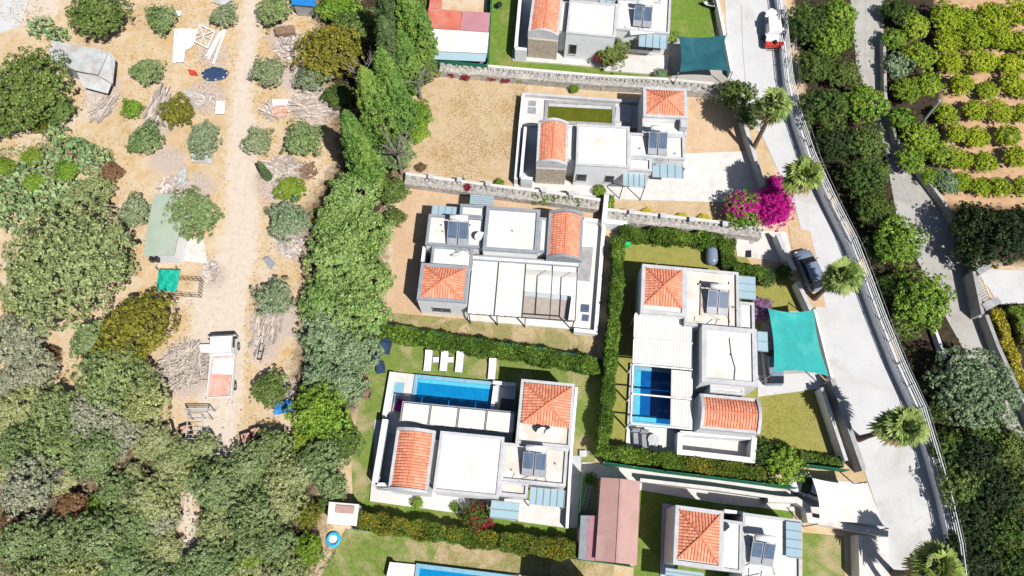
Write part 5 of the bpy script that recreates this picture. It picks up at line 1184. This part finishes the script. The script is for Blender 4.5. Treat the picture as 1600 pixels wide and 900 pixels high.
# --- vehicles
def car(label, px, py, ang, mats, L=4.3, Wd=1.8, Hh=1.5, name='parked_car'):
    x, y = G(px, py, .8); t = thing(name, label, 'car', (x, y, .036), ang); pf = [(0,.35,.0),(.06,.55,.72),(.22,.62,.86),(.34,1,.92),(.46,1.0,.9),(.72,1.0,.9),(.88,.78,.88),(1,.55,.78)]
    def sec(v, w_, z0, z1): yv = L/2-v*L; w2 = w_*Wd/2; return [(-w2,yv,z0),(-w2*1.02,yv,(z0+z1)/2),(-w2*.9,yv,z1),(0,yv,z1+.03),(w2*.9,yv,z1),(w2*1.02,yv,(z0+z1)/2),(w2,yv,z0)]
    b = MB().loft([sec(v, w_, .25, z) for v, w_, z in ((0,.72,.55),(.03,.88,.68),(.12,.98,.80),(.26,1,.92),(.5,1,.95),(.8,1,.95),(.95,.95,.9),(1,.82,.7))]).build('body', W[mats], t, True)
    MB().loft([[(-a*Wd/2, L/2-v*L, z0), (-c_*Wd/2, L/2-v*L, z1), (c_*Wd/2, L/2-v*L, z1), (a*Wd/2, L/2-v*L, z0)] for v, a, c_, z0, z1 in ((.24,.86,.8,.90,.93),(.40,.88,.68,.92,1.42),(.86,.88,.70,.92,1.44),(.985,.84,.74,.88,1.0))]).build('windows', W['carglass'], t)
    MB().loft([[(-a*Wd/2, L/2-v*L, z), (-a*Wd/2*.9, L/2-v*L, z+.05), (a*Wd/2*.9, L/2-v*L, z+.05), (a*Wd/2, L/2-v*L, z)] for v, a, z in ((.405,.66,1.41),(.5,.72,1.44),(.78,.72,1.45),(.85,.68,1.44))]).build('roof', W[mats], t)
    for sx in (-1, 1):
        for v in (.18, .8):
            w_ = MB().tube([(sx*Wd*.40, L/2-v*L, .33), (sx*Wd*.5, L/2-v*L, .33)], [.33,.33], 14).build('wheel', W['black'], t); MB().tube([(sx*Wd*.485, L/2-v*L, .33), (sx*Wd*.508, L/2-v*L, .33)], [.2,.2], 10).build('rim', W['grey'], w_)
        MB().ball((sx*Wd*.56, L/2-.31*L, .98), (.12,.08,.08), 8, 5).build('wing_mirror', W[mats], t); MB().ball((sx*Wd*.34, L/2-.04*L, .66), (.16,.08,.07), 8, 5).build('headlight', W['white'], t)
    return t
car('slate grey parked car half hidden by a palm', 1266, 420, R(15), 'carpaint')
car('white car parked half under the cream sail', 1272, 762, R(70), 'white', 4.2)
car('dark car parked below the turquoise sail', 1207, 566, R(0), 'carpaint', 4.2)
def truck(px, py, ang):
    x, y = G(px, py, 1); t = thing('flatbed_truck', 'white flatbed truck with a faded pinkish red load bed on the dirt track', 'truck', (x, y, 0), ang)
    MB().box(-1.05,.9,.45,1.05,2.75,1.5).loft([[(-1.05,y_,1.5),(-.98,y_-s,2.15),(.98,y_-s,2.15),(1.05,y_,1.5)] for y_, s in ((2.75,.35),(.9,0))]).build('cab', W['white'], t)
    MB().add([(-.95,2.74,1.55),(.95,2.74,1.55),(.88,2.45,2.08),(-.88,2.45,2.08)], [(0,1,2,3)]).box(-.97,2.755,.9,.97,2.80,1.48).build('windscreen', W['dark'], t)
    MB().box(1.052,1.4,1.45,1.07,2.4,1.98).build('side_window', W['dark'], t); MB().box(-1.07,1.4,1.45,-1.052,2.4,1.98).build('side_window', W['dark'], t)
    MB().box(-1.05,-3.0,.95,1.05,.8,1.08).build('load_bed', W['rust'], t)
    MB().box(-1.12,-3.0,.95,-1.055,.8,1.45).box(1.055,-3.0,.95,1.12,.8,1.45).box(-1.12,.805,.95,1.12,.87,1.75).box(-1.12,-3.07,.95,1.12,-3.005,1.2).build('side_boards', W['white'], t)
    MB().add([(-.9,.6,1.09),(.9,.6,1.09),(.95,-1.0,1.09),(-.95,-.8,1.09)], [(3,2,1,0)]).build('bed_sheet', W['white'], t)
    MB().box(-.4,-2.9,.5,.4,2.6,.9).build('chassis', W['frame'], t)
    for sx in (-1, 1):
        for y_ in (1.9, -1.9): w_ = MB().tube([(sx*.75,y_,.42),(sx*1.06,y_,.42)], [.42,.42], 14).build('wheel', W['black'], t); MB().tube([(sx*1.04,y_,.42),(sx*1.08,y_,.42)], [.22,.22], 10).build('rim', W['grey'], w_)
        MB().box(sx*1.2-.12,2.3,1.5,sx*1.2+.12,2.38,1.85).bar((sx*1.05,2.3,1.7),(sx*1.2,2.34,1.7),.04,.04).build('wing_mirror', W['black'], t); MB().box(sx*.75-.2,2.752,.65,sx*.75+.2,2.80,.85).build('headlight', W['grey'], t)
truck(349, 570, R(3))
x, y = G(1208, 42, 1); t = thing('motor_boat', 'white motor boat with a red stern parked beside the railing', 'boat', (x, y, .04), R(-2))
def bs(v, w_, z0, z1): return [(-w_,v,z1),(-w_*.75,v,z0+.25),(0,v,z0),(w_*.75,v,z0+.25),(w_,v,z1)]
MB().loft([bs(2.4,.05,.9,1.15), bs(2.1,.45,.7,1.15), bs(1.4,.8,.5,1.1), bs(.3,.95,.42,1.05), bs(-2.0,.95,.4,1.0)]).build('hull', W['white'], t, False)
MB().loft([[(-a,v,z0),(-a*.8,v,z1),(a*.8,v,z1),(a,v,z0)] for v, a, z0, z1 in ((1.2,.5,1.1,1.2),(.9,.8,1.08,1.65),(-.9,.88,1.04,1.7),(-1.1,.85,1.02,1.62))]).build('cabin', W['white'], t)
MB().box(-.9,-1.7,1.005,.9,-1.2,1.12).build('bench', W['white'], t); MB().box(-.97,-2.45,.45,.97,-1.95,1.0).build('stern', W['red'], t); MB().box(-.9,.1,1.2,-.84,.9,1.5).box(.84,.1,1.2,.9,.9,1.5).build('side_window', W['dark'], t)
MB().ball((0,-2.2,1.15),(.2,.28,.28),10,6).build('outboard_motor', W['black'], t); MB().tube([(-.5,-2.5,.25),(.5,-2.5,.25)],[.06,.06],6).bar((-.7,-2.4,.35),(-.7,1.6,.35),.08,.1).bar((.7,-2.4,.35),(.7,1.6,.35),.08,.1).build('trailer', W['grey'], t)
for sx in (-1,1): MB().tube([(sx*.98,-.9,.28),(sx*1.14,-.9,.28)],[.28,.28],12).build('wheel', W['black'], t)
# motorbike on topmost lawn
x, y = G(1107, 8, .5); t = thing('motor_scooter', 'white motor scooter at the top edge of the lawn', 'scooter', (x, y, .02), R(60))
MB().loft([bs(.6,.12,.35,.7), bs(.2,.2,.3,.6), bs(-.3,.2,.4,.75), bs(-.7,.14,.5,.8)]).build('body', W['white'], t); MB().box(-.14,-.6,.8,.14,0,.9).build('seat', W['black'], t); MB().bar((-.3,.5,1.0),(.3,.5,1.0),.05,.05).bar((0,.5,1.0),(0,.65,.4),.08,.08).build('handlebar', W['frame'], t)
for y_ in (.7,-.6): MB().tube([(-.06,y_,.27),(.06,y_,.27)],[.27,.27],12).build('wheel', W['black'], t)
# --- pool furniture
def lounger(px, py, label, ang=R(-4), mat='white'):
    x, y = G(px, py, .35); t = thing('sun_lounger', label, 'sun lounger', (x, y, .018), ang, 'white sun loungers on the lawn')
    MB().box(-.33,-.95,.30,.33,.35,.42).build('mattress', W[mat], t); MB().obox((0,.68,.50),(.33,0,0),(0,.32,.13),(0,-.02,.05)).build('backrest', W[mat], t)
    f = MB().box(-.36,-.98,.24,-.32,.98,.29).box(.32,-.98,.24,.36,.98,.29); f.build('frame', W['grey'], t)
    for a in (-.32,.32):
        for b in (-.85,.8): MB().box(a-.03,b-.03,0,a+.03,b+.03,.238).build('leg', W['grey'], t)
for i, (x, y, l) in enumerate([(669,564,'white sun lounger on the lawn, first of the trio by the hedge'),(694,564,'white sun lounger on the lawn, middle of the trio by the hedge'),(718,566,'white sun lounger on the lawn, last of the trio by the hedge'),(769,577,'white sun lounger standing alone near the pool corner')]): lounger(x, y, l)
for x, y, l in ((681,562,'small white side table between first and middle loungers'),(704,562,'small white side table between middle and last loungers')):
    a, b = G(x, y, .4); t = thing('side_table', l, 'side table', (a, b, .018), 0, 'side tables'); MB().box(-.27,-.25,.38,.27,.25,.42).build('table_top', W['white'], t)
    for u in (-.2,.2):
        for v in (-.2,.2): MB().box(u-.025,v-.025,0,u+.025,v+.025,.379).build('leg', W['white'], t)
def chair(px, py, ang, label, mat='navy', w_=.5, d_=.75, name='garden_chair'):
    a, b = G(px, py, .4); t = thing(name, label, 'chair', (a, b, .018), ang, 'garden chairs')
    MB().box(-w_,-d_,.35,w_,d_*.5,.43).build('seat', W[mat], t); MB().obox((0,d_*.75,.62),(w_,0,0),(0,.1,.25),(0,-.05,.03)).build('backrest', W[mat], t)
    for u in (-w_+.05,w_-.05):
        MB().box(u-.05,-d_+.1,.45,u+.05,d_*.5,.58).build('armrest', W['frame'], t)
        for v in (-d_+.08,d_*.4): MB().box(u-.03,v-.03,0,u+.03,v+.03,.348).build('leg', W['frame'], t)
chair(603,541,R(-10),'blue lawn chair nearest the hedge corner'); chair(587,553,R(-15),'larger blue lawn chair against the trees','navy',.62,.85); chair(595,575,R(10),'small blue lawn chair nearest the pool','navy',.4,.5); chair(573,616,R(-12),'brown wicker armchair on the lawn edge','wood2',.38,.42)
chair(994,684,R(0),'dark grey lounge chair on the bluish terrace, left one','grey',.35,.85); chair(1007,686,R(0),'dark grey lounge chair on the bluish terrace, right one','grey',.35,.85)
def roundtable(px, py, r, label, mat='cyan', z=.24, h=.7):
    a, b = G(px, py, h); t = thing('round_table', label, 'table', (a, b, z), 0); MB().tube([(0,0,h-z-.04),(0,0,h-z)],[r,r],20).build('table_top', W[mat], t); MB().tube([(0,0,0),(0,0,h-z-.041)],[.06,.05],8).build('pedestal', W['grey'], t)
roundtable(1021,687,.5,'pale round table on the bluish terrace','par'); 
def ring(px, py, r, label, mat='cyan', name='float_ring', cat='pool float', tr=.14):
    a, b = G(px, py, .15); mb = MB(); n = 24; t = thing(name, label, cat, (a, b, .03), 0); P = [[((r+tr*math.cos(v*math.pi/4))*math.cos(u*2*math.pi/n), (r+tr*math.cos(v*math.pi/4))*math.sin(u*2*math.pi/n), tr+tr*math.sin(v*math.pi/4)) for v in range(9)] for u in range(n+1)]
    mb.grid(P).build('tube', W[mat], t, True); MB().tube([(0,0,.02),(0,0,.06)],[r-.02,r-.02],20).build('floor', W['white' if mat == 'cyan' else mat], t)
ring(808,86,.42,'blue and white round float beside the topmost side court'); ring(521,843,.5,'blue round hoop pool below the small white shed'); 
a, b = G(979,380,.5); t = thing('garden_ball','bright green ball shaped object in the corner of the hedged lawn','ball',(a,b,.012)); MB().ball((0,0,.45),(.45,.45,.45),14,9).build('shell', M('bright green plastic',(.01,.45,.12),(.01,.35,.09),3,rough=.5), t, True)
a, b = G(1113,396,.8); t = thing('water_tank','dark blue grey capsule shaped tank beside the hedge','water tank',(a,b,.012),R(-3)); MB().tube([(0,-1.15,.62),(0,-1.0,.62),(0,-.8,.62),(0,.8,.62),(0,1.0,.62),(0,1.15,.62)],[.2,.5,.6,.6,.5,.2],16).build('shell', W['carpaint'], t, True); MB().box(-.4,-.7,0,.4,-.5,.2).box(-.4,.5,0,.4,.7,.2).build('cradle', W['cement'], t)
a, b = G(748,554,.3); t = thing('garden_lamp','small white round lamp on the lawn by the hedge','lamp',(a,b,.015)); MB().ball((0,0,.28),(.26,.26,.26),12,8).build('lamp_shade', W['white'], t, True); MB().tube([(0,0,0),(0,0,.05)],[.12,.12],8).build('base', W['grey'], t)
a, b = G(911,709,.2); t = thing('junction_box','small white box on the lawn strip beside the walkway','box',(a,b,.018)); MB().box(-.3,-.25,0,.3,.25,.3).build('body', W['white'], t); MB().box(-.32,-.27,.302,.32,.27,.34).build('lid', W['par'], t)
a, b = G(780,9,.5); t = thing('barbecue','black barbecue on the strip of lawn at the top edge','barbecue',(a,b,.013)); MB().ball((0,0,.7),(.35,.35,.25),12,8).build('kettle', W['black'], t); [MB().bar((u,v,0),(u*.5,v*.5,.55),.03,.03).build('leg', W['frame'], t) for u, v in ((-.3,-.2),(.3,-.2),(0,.3))]
tag(slab('paving_slab', [(1168,367),(1177,365),(1184,377),(1173,381)], .07, .14, 'cement', 'structure')); slab('pit', [(1165,391),(1174,391),(1174,402),(1164,402)], .068, .078, 'dark')
# --- pink shed and others
t = thing('pink_shed','large shed with a long pink metal roof beside the golden hedge','shed',(*G(965,815,3),0)); o = Vector(G(965,815,3)); z = 2.9
q = [Vector(G(x, y, z))-o for x, y in ((939,746),(1000,752),(995,883),(930,876))]; rt_, rb_ = (q[0]+q[1])/2, (q[2]+q[3])/2
MB().prism([tuple(p*.96) for p in q], 0, z-.12).build('wall', W['pink'], t)
def corr(p0, p1, p2, p3, z0, z1, nm, mat, n=40):
    """corrugated sheet: p0-p1 low eave, p3-p2 ridge"""
    return MB().grid([[(*(p0.lerp(p1, i/n)).lerp(p3.lerp(p2, i/n), j/2), z0+(z1-z0)*j/2+(.006 if i % 2 else 0)) for i in range(n+1)] for j in range(3)]).build(nm, W[mat], t)
corr(q[0], q[3], rb_, rt_, z, z+.5, 'roof', 'pink', 70); corr(q[1], q[2], rb_, rt_, z, z+.5, 'roof', 'pink', 70); MB().bar((*rt_, z+.53), (*rb_, z+.53), .22, .03).build('ridge_cap', W['pink'], t)
q = [Vector(G(x, y, 2.3))-o for x, y in ((908,805),(933,806),(929,876),(904,873))]; MB().prism([tuple(p) for p in q], 0, 2.1).build('lean_to_wall', W['wall'], t); m1 = (q[0]+q[1])*.5, (q[2]+q[3])*.5
corr(q[1], q[2], m1[1], m1[0], 2.45, 2.3, 'lean_to_roof', 'pink2', 30); corr(m1[0], m1[1], q[3], q[0], 2.28, 2.15, 'lean_to_roof', 'grey', 30)
t = thing('ladder','white ladder lying in the narrow yard beside the pink shed','ladder',(*G(916,778),0)); m = MB(); a = loc3(921,757,.5)-loc3(916,778); b = loc3(911,800,.5)-loc3(916,778); a.z = b.z = .3; s = Vector((.2,.05,0)); m.bar(a-s,b-s,.05,.06).bar(a+s,b+s,.05,.06); [m.bar(a+(b-a)*k/9-s, a+(b-a)*k/9+s, .04,.04) for k in range(1,9)]; m.build('frame', W['white'], t)
def shed(name, label, polys, walls_q, zw, wmat, cat='shed', extra=None):
    """polys: (pxquad, zs per corner, material, part)"""
    o = Vector(G(*walls_q[0], zw)); t = thing(name, label, cat, (o.x, o.y, 0))
    MB().prism([tuple((Vector(G(x, y, zw))-o)*1.0) for x, y in walls_q], 0, zw).build('wall', W[wmat], t)
    for pq, zs, mt, pn in polys:
        V = [(*(Vector(G(x, y, z))-o), z) for (x, y), z in zip(pq, zs)]; n = len(V)
        MB().add(V+[(x, y, z-.06) for x, y, z in V], [tuple(range(n))[::-1], tuple(range(n, 2*n))]+[(i,(i+1)%n,(i+1)%n+n,i+n) for i in range(n)]).build(pn, W[mt], t)
    return t, o
t, o = shed('screened_shed','shed with red, rose and white roofing beside the straw yard', [(((669,13),(722,17),(719,47),(667,43)),(2.9,2.9,2.8,2.8),'redroof','roof'),(((723,17),(766,20),(763,50),(719,47)),(2.9,2.9,2.8,2.8),'pink2','roof'),(((666,44),(764,51),(761,83),(664,79)),(2.75,2.75,2.5,2.5),'roof','roof'),(((671,80),(760,84),(758,96),(672,92)),(2.3,2.3,2.1,2.1),'glass','skylight_roof'),(((674,-20),(692,-20),(690,13),(670,13)),(2.9,2.9,2.9,2.9),'redroof','roof')], [(669,16),(765,22),(761,82),(665,78)], 2.4, 'cement')
screenfence('green screened fence closing the front of the red and white shed', [(680,92),(720,97),(761,101)], 1.7)
t, o = shed('tin_shed','weathered grey tin shed with a folded roof at the upper left', [(((80,63),(170,80),(153,117),(118,110),(76,92)),(2.3,2.6,2.5,2.4,2.2),'tin','roof'),(((171,80),(180,92),(176,131),(154,118)),(2.6,2.0,1.9,2.5),'tin','roof'),(((120,113),(153,119),(174,131),(168,146),(130,136)),(2.1,2.1,1.6,1.4,1.6),'tin','lean_to_roof')], [(84,70),(168,84),(158,122),(82,98)], 2.0, 'cement')
t, o = shed('green_roofed_cabin','white walled cabin with a long pale green roof', [(((240,303),(292,304),(272,399),(223,400)),(2.7,2.7,2.7,2.7),'mint','roof')], [(243,306),(289,307),(269,396),(227,397)], 2.6, 'white')
for (x0_, x1_) in ((236,241),(244,249)):
    a = Vector(G(x0_,404,1.7))-o; b = Vector(G(x1_,404,1.7))-o; MB().box(a.x, a.y-.35, 1.5, b.x, a.y+.4, 2.1).build('window', W['dark'], t)
slab('patio', [(274,372),(318,370),(324,412),(290,408),(270,400)], 0, .08, 'pave')
t, o = shed('small_white_shed','small white shed with a pink slab on its roof above the hedge', [(((514,784),(561,788),(557,822),(511,818)),(2.0,2.0,1.9,1.9),'roof','roof'),(((525,789),(554,791),(552,803),(524,801)),(2.12,2.12,2.12,2.12),'pink','roof_panel')], [(515,786),(560,789),(556,820),(512,816)], 1.9, 'wall')
t, o = shed('low_brown_box','low brown roofed box below the olive tree at the track top', [(((428,42),(459,39),(461,50),(431,54)),(.9,.9,.8,.8),'wood2','lid')], [(429,43),(458,41),(460,50),(432,53)], .8, 'wood2', 'box')
t, o = shed('blue_roof_shelter','shelter with a bright blue tarpaulin roof at the top edge', [(((454,-14),(492,-14),(492,10),(456,7)),(2.2,2.2,2.0,2.0),'blue','roof')], [(457,-8),(490,-8),(490,8),(458,6)], 1.9, 'cement', 'shelter')
# green net cage and wire pen
t = thing('net_cage','small cage covered in bright turquoise netting below the pale green cabin','cage',(*G(262,438,1),0)); o = Vector(G(262,438,1)); P_ = [[0]*9 for _ in range(7)]
for j in range(7):
    for i in range(9):
        u, v = i/8, j/6; x = 248+v*-4+u*(34-3*v); y = 421+v*33+u*1; z = 1.2+.12*math.sin(i*1.9)*math.cos(j*1.3)-.25*(abs(u-.5)*2)**4; g = Vector(G(x, y, z))-o; P_[j][i] = (g.x, g.y, z)
MB().grid(P_).build('netting', M('turquoise netting',(.01,.42,.30),(.008,.33,.23),3), t); q = [Vector(G(x,y,0))-o for x, y in ((250,424),(281,424),(277,455),(246,455))]
[MB().bar((*p,0),(*p,1.1),.06,.06).build('post', W['wood2'], t) for p in q]
t = thing('wire_pen','rusty wire pen on the ground right of the turquoise netting','pen',(*G(300,450),0)); o = Vector(G(300,450,.6)); q = [Vector(G(x,y,.6))-o for x, y in ((283,438),(319,440),(316,466),(246,461))]; m = MB()
for a, b in zip(q, q[1:]+q[:1]):
    for z in (.2,.6,1.0): m.bar((*a,z),(*b,z),.03,.03)
    for k in range(5): p = a.lerp(b, k/5); m.bar((*p,0),(*p,1.05),.04,.04)
m.build('frame', W['wood2'], t)
# --- debris
def heap(name, label, px, py, rpx, n, mat, lmin, lmax, th, seed, ysq=1.0, ang=None, spread=1.6, zh=.5, kind='stuff', poly=None):
    rg = random.Random(seed); o = Vector(G(px, py)); mb = MB(); r = rpx/16.5
    for k in range(n):
        a, q = rg.uniform(0,6.28), r*math.sqrt(rg.random()); l = rg.uniform(lmin,lmax); an = (ang or 0)+rg.uniform(-spread,spread); z = rg.uniform(.05, zh)*(1-.6*q/r)
        d = Vector((math.cos(an), math.sin(an), rg.uniform(-.2,.2)))*l/2; c = Vector((q*math.cos(a), q*math.sin(a)*ysq, z+abs(d.z))); mb.bar(c-d, c+d, rg.uniform(.5,1)*th, th*.4)
    t = mb.build(name, W[mat], None, False, (o.x, o.y, 0)); tag(t, label, name.replace('_',' '), None, kind)
heap('stick_pile','large pile of bleached sticks left of the truck',292,572,36,520,'wood',.5,1.7,.10,1,.95,.9,1.0,.8)
heap('plank_heap','collapsed heap of bleached planks between olive trees',494,163,36,260,'wood',.8,2.4,.22,2,.75,.1,.5,.6)
heap('plank_heap','bleached boards scattered above the lime green shrub',440,268,32,240,'wood',.5,2.0,.18,3,.8,.5,1.2,.4); heap('rubble_heap','pale rubble right of the track below the silvery olive',455,385,20,200,'rubble',.2,.6,.25,4)
heap('plank_heap','boards lying along the right side of the track near the truck',418,515,22,90,'wood',.8,2.4,.2,5,1.6,1.4,.3,.3); heap('rubble_heap','pale rubble strewn above the green roofed cabin',272,290,26,160,'rubble',.2,.7,.25,6,.6)
heap('plank_heap','stack of grey planks between two bushes left of the track',248,172,18,120,'wood',1.2,3.0,.2,7,1.6,1.35,.18,.7); heap('rubble_heap','rubble spill beside the mustard tree',450,70,24,220,'rubble',.15,.6,.2,8,1.5)
heap('rubble_heap','pale rubble below the green roofed cabin patio',330,425,13,120,'rubble',.2,.5,.22,9,1.4); heap('plank_heap','grey boards beside the tin shed',165,170,18,70,'wood',1,2.4,.16,10,1.2,.9,.2,.2)
heap('rubble_heap','scattered stones and scrap below the dark round tarpaulin',320,155,24,160,'rubble',.2,.7,.2,11,.5); heap('plank_heap','brown scrap wood at the foot of the silvery bushes',480,268,16,70,'wood2',.4,1.4,.12,12); heap('plank_heap','dry sticks beside the trees right of the track',448,612,14,80,'wood',.3,1.2,.1,13,1.5)
heap('rubble_heap','pale branches and rubble inside the lower left wood',118,800,22,150,'wood',.3,1.2,.12,14); heap('plank_heap','planks beneath the white rubble at the track side',425,175,14,40,'wood',.6,1.6,.2,15)
def sheetobj(name, label, px, z, mat, cat, wav=.12, n=8, th=0):
    o = Vector(G(*px[0], z)); c = [Vector(G(x, y, z))-o for x, y in px]; rg = random.Random(len(label)); Pn = [[(*c[0].lerp(c[1], i/n).lerp(c[3].lerp(c[2], i/n), j/n), max(.03, z+rg.uniform(-wav,wav))) for i in range(n+1)] for j in range(n+1)]
    t = thing(name, label, cat, (o.x, o.y, 0)); MB().grid(Pn).build('sheet', W[mat], t, wav > .1); return t, o
sheetobj('plastic_sheet','large crumpled white sheet on the straw, left part',((272,45),(291,44),(288,97),(270,98)),.25,'white','sheet',.1); sheetobj('plastic_sheet','large crumpled white sheet on the straw, right part touching the lattice',((292,43),(310,48),(302,72),(289,80)),.28,'white','sheet',.1)
t = thing('lattice_frame','white crossed lattice frame lying beside the white sheets','frame',(*G(319,60),0)); o = Vector(G(319,60,.3)); q = [Vector(G(x,y,.3))-o for x, y in ((314,42),(337,52),(326,78),(303,66))]; m = MB()
for a, b in zip(q, q[1:]+q[:1]): m.bar((*a,.3),(*b,.3),.12,.1)
m.bar((*q[0],.36),(*q[2],.36),.08,.06).bar((*q[1],.42),(*q[3],.42),.08,.06).bar((*((q[0]+q[1])/2),.33),(*((q[2]+q[3])/2),.33),.07,.05).bar((*((q[1]+q[2])/2),.40),(*((q[3]+q[0])/2),.40),.07,.05); m.build('frame', W['white'], t)
for i, (a_, b_) in enumerate((((349,46),(325,92)),((352,46),(333,100)),((344,50),(322,88)))):
    a = loc3(*a_,.2); b = loc3(*b_,.2); m = MB().bar(Vector((0,0,.15)), Vector((b.x-a.x, b.y-a.y, .15)), .22, .14); tag(m.build('white_beam', W['white'], None, False, (a.x, a.y, 0)), ['long white beam lying right of the lattice frame','outermost long white beam right of the lattice frame','long white beam closest to the lattice frame'][i], 'beam', 'white beams')
def disc(name, label, px, py, rx, ry, mat, cat, z=.15, bits=None):
    o = Vector(G(px, py)); t = thing(name, label, cat, (o.x, o.y, 0)); rg = random.Random(3); Pn = [[(rx*v/5*math.cos(u*math.pi/12)*(1+.06*math.sin(u*1.3)), ry*v/5*math.sin(u*math.pi/12)*(1+.06*math.cos(u*.8)), (z if v < 5 else .02)+rg.uniform(-.04,.04)*(v > 0)) for u in range(25)] for v in range(6)]
    for r in Pn: r[24] = r[0]
    MB().grid(Pn).build('cover', W[mat], t, True); return t
t = disc('tarpaulin','dark blue oval tarpaulin weighted with stones left of the track',336,116,1.5,.95,M('dark blue sheet',(.02,.055,.10),(.012,.035,.07),3,rough=.5) and 'navy','tarpaulin'); rg = random.Random(8)
for k in range(9): a = k*.7; MB().ball((1.35*math.cos(a),.85*math.sin(a),.18),(.13,.11,.09),7,5).build('weight_stone', W['rubble'], t)
sheetobj('tarpaulin','crumpled blue tarpaulin beside the round dark bush',((430,628),(456,624),(459,644),(428,648)),.4,'blue','tarpaulin',.18); sheetobj('scrap_sheet','red scrap panel beside the dark oval tarpaulin',((293,108),(305,110),(310,118),(297,117)),.3,'red','scrap',.06)
sheetobj('scrap_sheet','small upright white box left of the track below the oval tarpaulin',((338,157),(352,158),(350,178),(336,178)),.5,'white','scrap',.03); sheetobj('scrap_sheet','pale grey sheet under scrub below the oval tarpaulin',((285,138),(320,148),(318,166),(300,162)),.2,'tin','scrap',.08)
sheetobj('scrap_sheet','orange red sheet over a low frame right of the track',((424,166),(450,162),(448,182),(423,182)),.4,'rust','scrap',.08); sheetobj('scrap_sheet','white sheet above the orange red one',((425,156),(455,155),(454,164),(426,166)),.4,'white','scrap',.05)
sheetobj('scrap_sheet','flat pale boards below the tin shed',((135,122),(166,132),(158,172),(134,165)),.1,'rubble','scrap',.03); sheetobj('scrap_sheet','pale metal cover below the olive tree left of the track',((298,238),(332,241),(330,255),(300,253)),.5,'tin','scrap',.04)
sheetobj('scrap_sheet','upright grey and pink sheets above the green roofed cabin',((280,262),(292,262),(290,292),(276,290)),.6,'tin','scrap',.1); sheetobj('scrap_sheet','small white panel next to the truck cab',((312,538),(333,538),(332,551),(312,551)),.5,'white','scrap',.03)
sheetobj('scrap_sheet','white polythene at the top edge left of an olive tree',((330,2),(362,-2),(366,8),(350,10)),.3,'tin','scrap',.06); sheetobj('scrap_sheet','small white carton below the top olive tree',((270,18),(282,16),(284,24),(275,26)),.3,'white','scrap',.03)
t, o = sheetobj('cart','small grey cart parked right of the track',((410,404),(420,400),(432,412),(422,421)),.5,'grey','cart',.02); MB().bar((.2,-.2,.2),(.9,-.9,.2),.08,.3).build('axle', W['frame'], t)
t = thing('metal_rack','pale metal rack frame standing below the truck','rack',(*G(315,655),0)); o = Vector(G(315,655,1.4)); q = [Vector(G(x,y,1.4))-o for x, y in ((298,643),(337,643),(334,656),(303,656))]; q2 = [Vector(G(x,y,1.0))-o for x, y in ((303,656),(325,656),(325,690),(300,690))]; m = MB()
for Q_, z in ((q,1.4),(q2,1.0)):
    for a, b in zip(Q_, Q_[1:]+Q_[:1]): m.bar((*a,z),(*b,z),.07,.07); m.bar((*a,0),(*a,z),.07,.07)
    for k in range(1,5): m.bar((*Q_[0].lerp(Q_[3],k/5),z),(*Q_[1].lerp(Q_[2],k/5),z),.05,.05)
m.build('frame', W['tin'], t)
for x, y, l in ((262,668,'dark crate of scrap left of the metal rack, outer one'),(290,672,'dark crate of scrap left of the metal rack, inner one'),(400,676,'dark crate with red scrap at the lower end of the track'),(385,684,'dark low bin at the lower end of the track')):
    a, b = G(x, y, .3); t = thing('scrap_crate', l, 'crate', (a, b, 0), R(20), 'dark scrap crates'); MB().box(-.5,-.5,0,.5,-.45,.55).box(-.5,.45,0,.5,.5,.55).box(-.5,-.45,0,-.45,.45,.55).box(.45,-.45,0,.5,.45,.55).build('box', W['black'], t); MB().box(-.44,-.44,0,.44,.44,.25).bar((-.3,-.2,.4),(.35,.3,.5),.15,.1).build('scrap', W['rust'], t)
t = thing('door_frame','dark rectangular frame lying right of the truck','frame',(*G(407,545,.3),0)); m = MB(); o = Vector(G(407,545,.3)); q = [Vector(G(x,y,.3))-o for x, y in ((407,537),(414,538),(408,562),(401,561))]
for a, b in zip(q, q[1:]+q[:1]): m.bar((*a,.3),(*b,.3),.08,.1)
m.bar((*q[0].lerp(q[3],.5),.3),(*q[1].lerp(q[2],.5),.3),.07,.07); m.build('frame', W['frame'], t)
a = loc3(1437,196,0); b = loc3(1469,157,6.5); t = thing('utility_pole','slanting looking white pole among the orchard screen trees','pole',(a.x,a.y,0)); MB().tube([(0,0,0),(b.x-a.x, b.y-a.y, 6.5)],[.13,.09],8).build('shaft', W['white'], t); MB().box(b.x-a.x-.25,b.y-a.y-.05,6.5,b.x-a.x+.25,b.y-a.y+.05,6.6).build('bracket', W['grey'], t)

a, b = G(624,634,.5); t = thing('pool_float','magenta pool float on the shaded corner of the pool terrace','pool float',(a,b,.36),R(-15)); MB().box(-.35,-.5,0,.35,.35,.18).obox((0,.5,.3),(.35,0,0),(0,.08,.22),(0,-.04,.05)).build('cushion', W['bloom'], t)
x, y = G(731,298,.4); t = thing('agave','reddish agave rosette on the stone wall above a glass canopy','plant',(x,y,.95)); mb = MB()
for k in range(22):
    q = k*2.4; e = R(20+50*(k%5)/5); d = Vector((math.cos(q)*math.cos(e), math.sin(q)*math.cos(e), math.sin(e))); n = Vector((-math.sin(q), math.cos(q), 0))*.06; mb.add([n, -n, d*.35-n, d*.62, d*.35+n], [(0,1,2,3,4)])
mb.build('leaves', W['bloomred'], t)
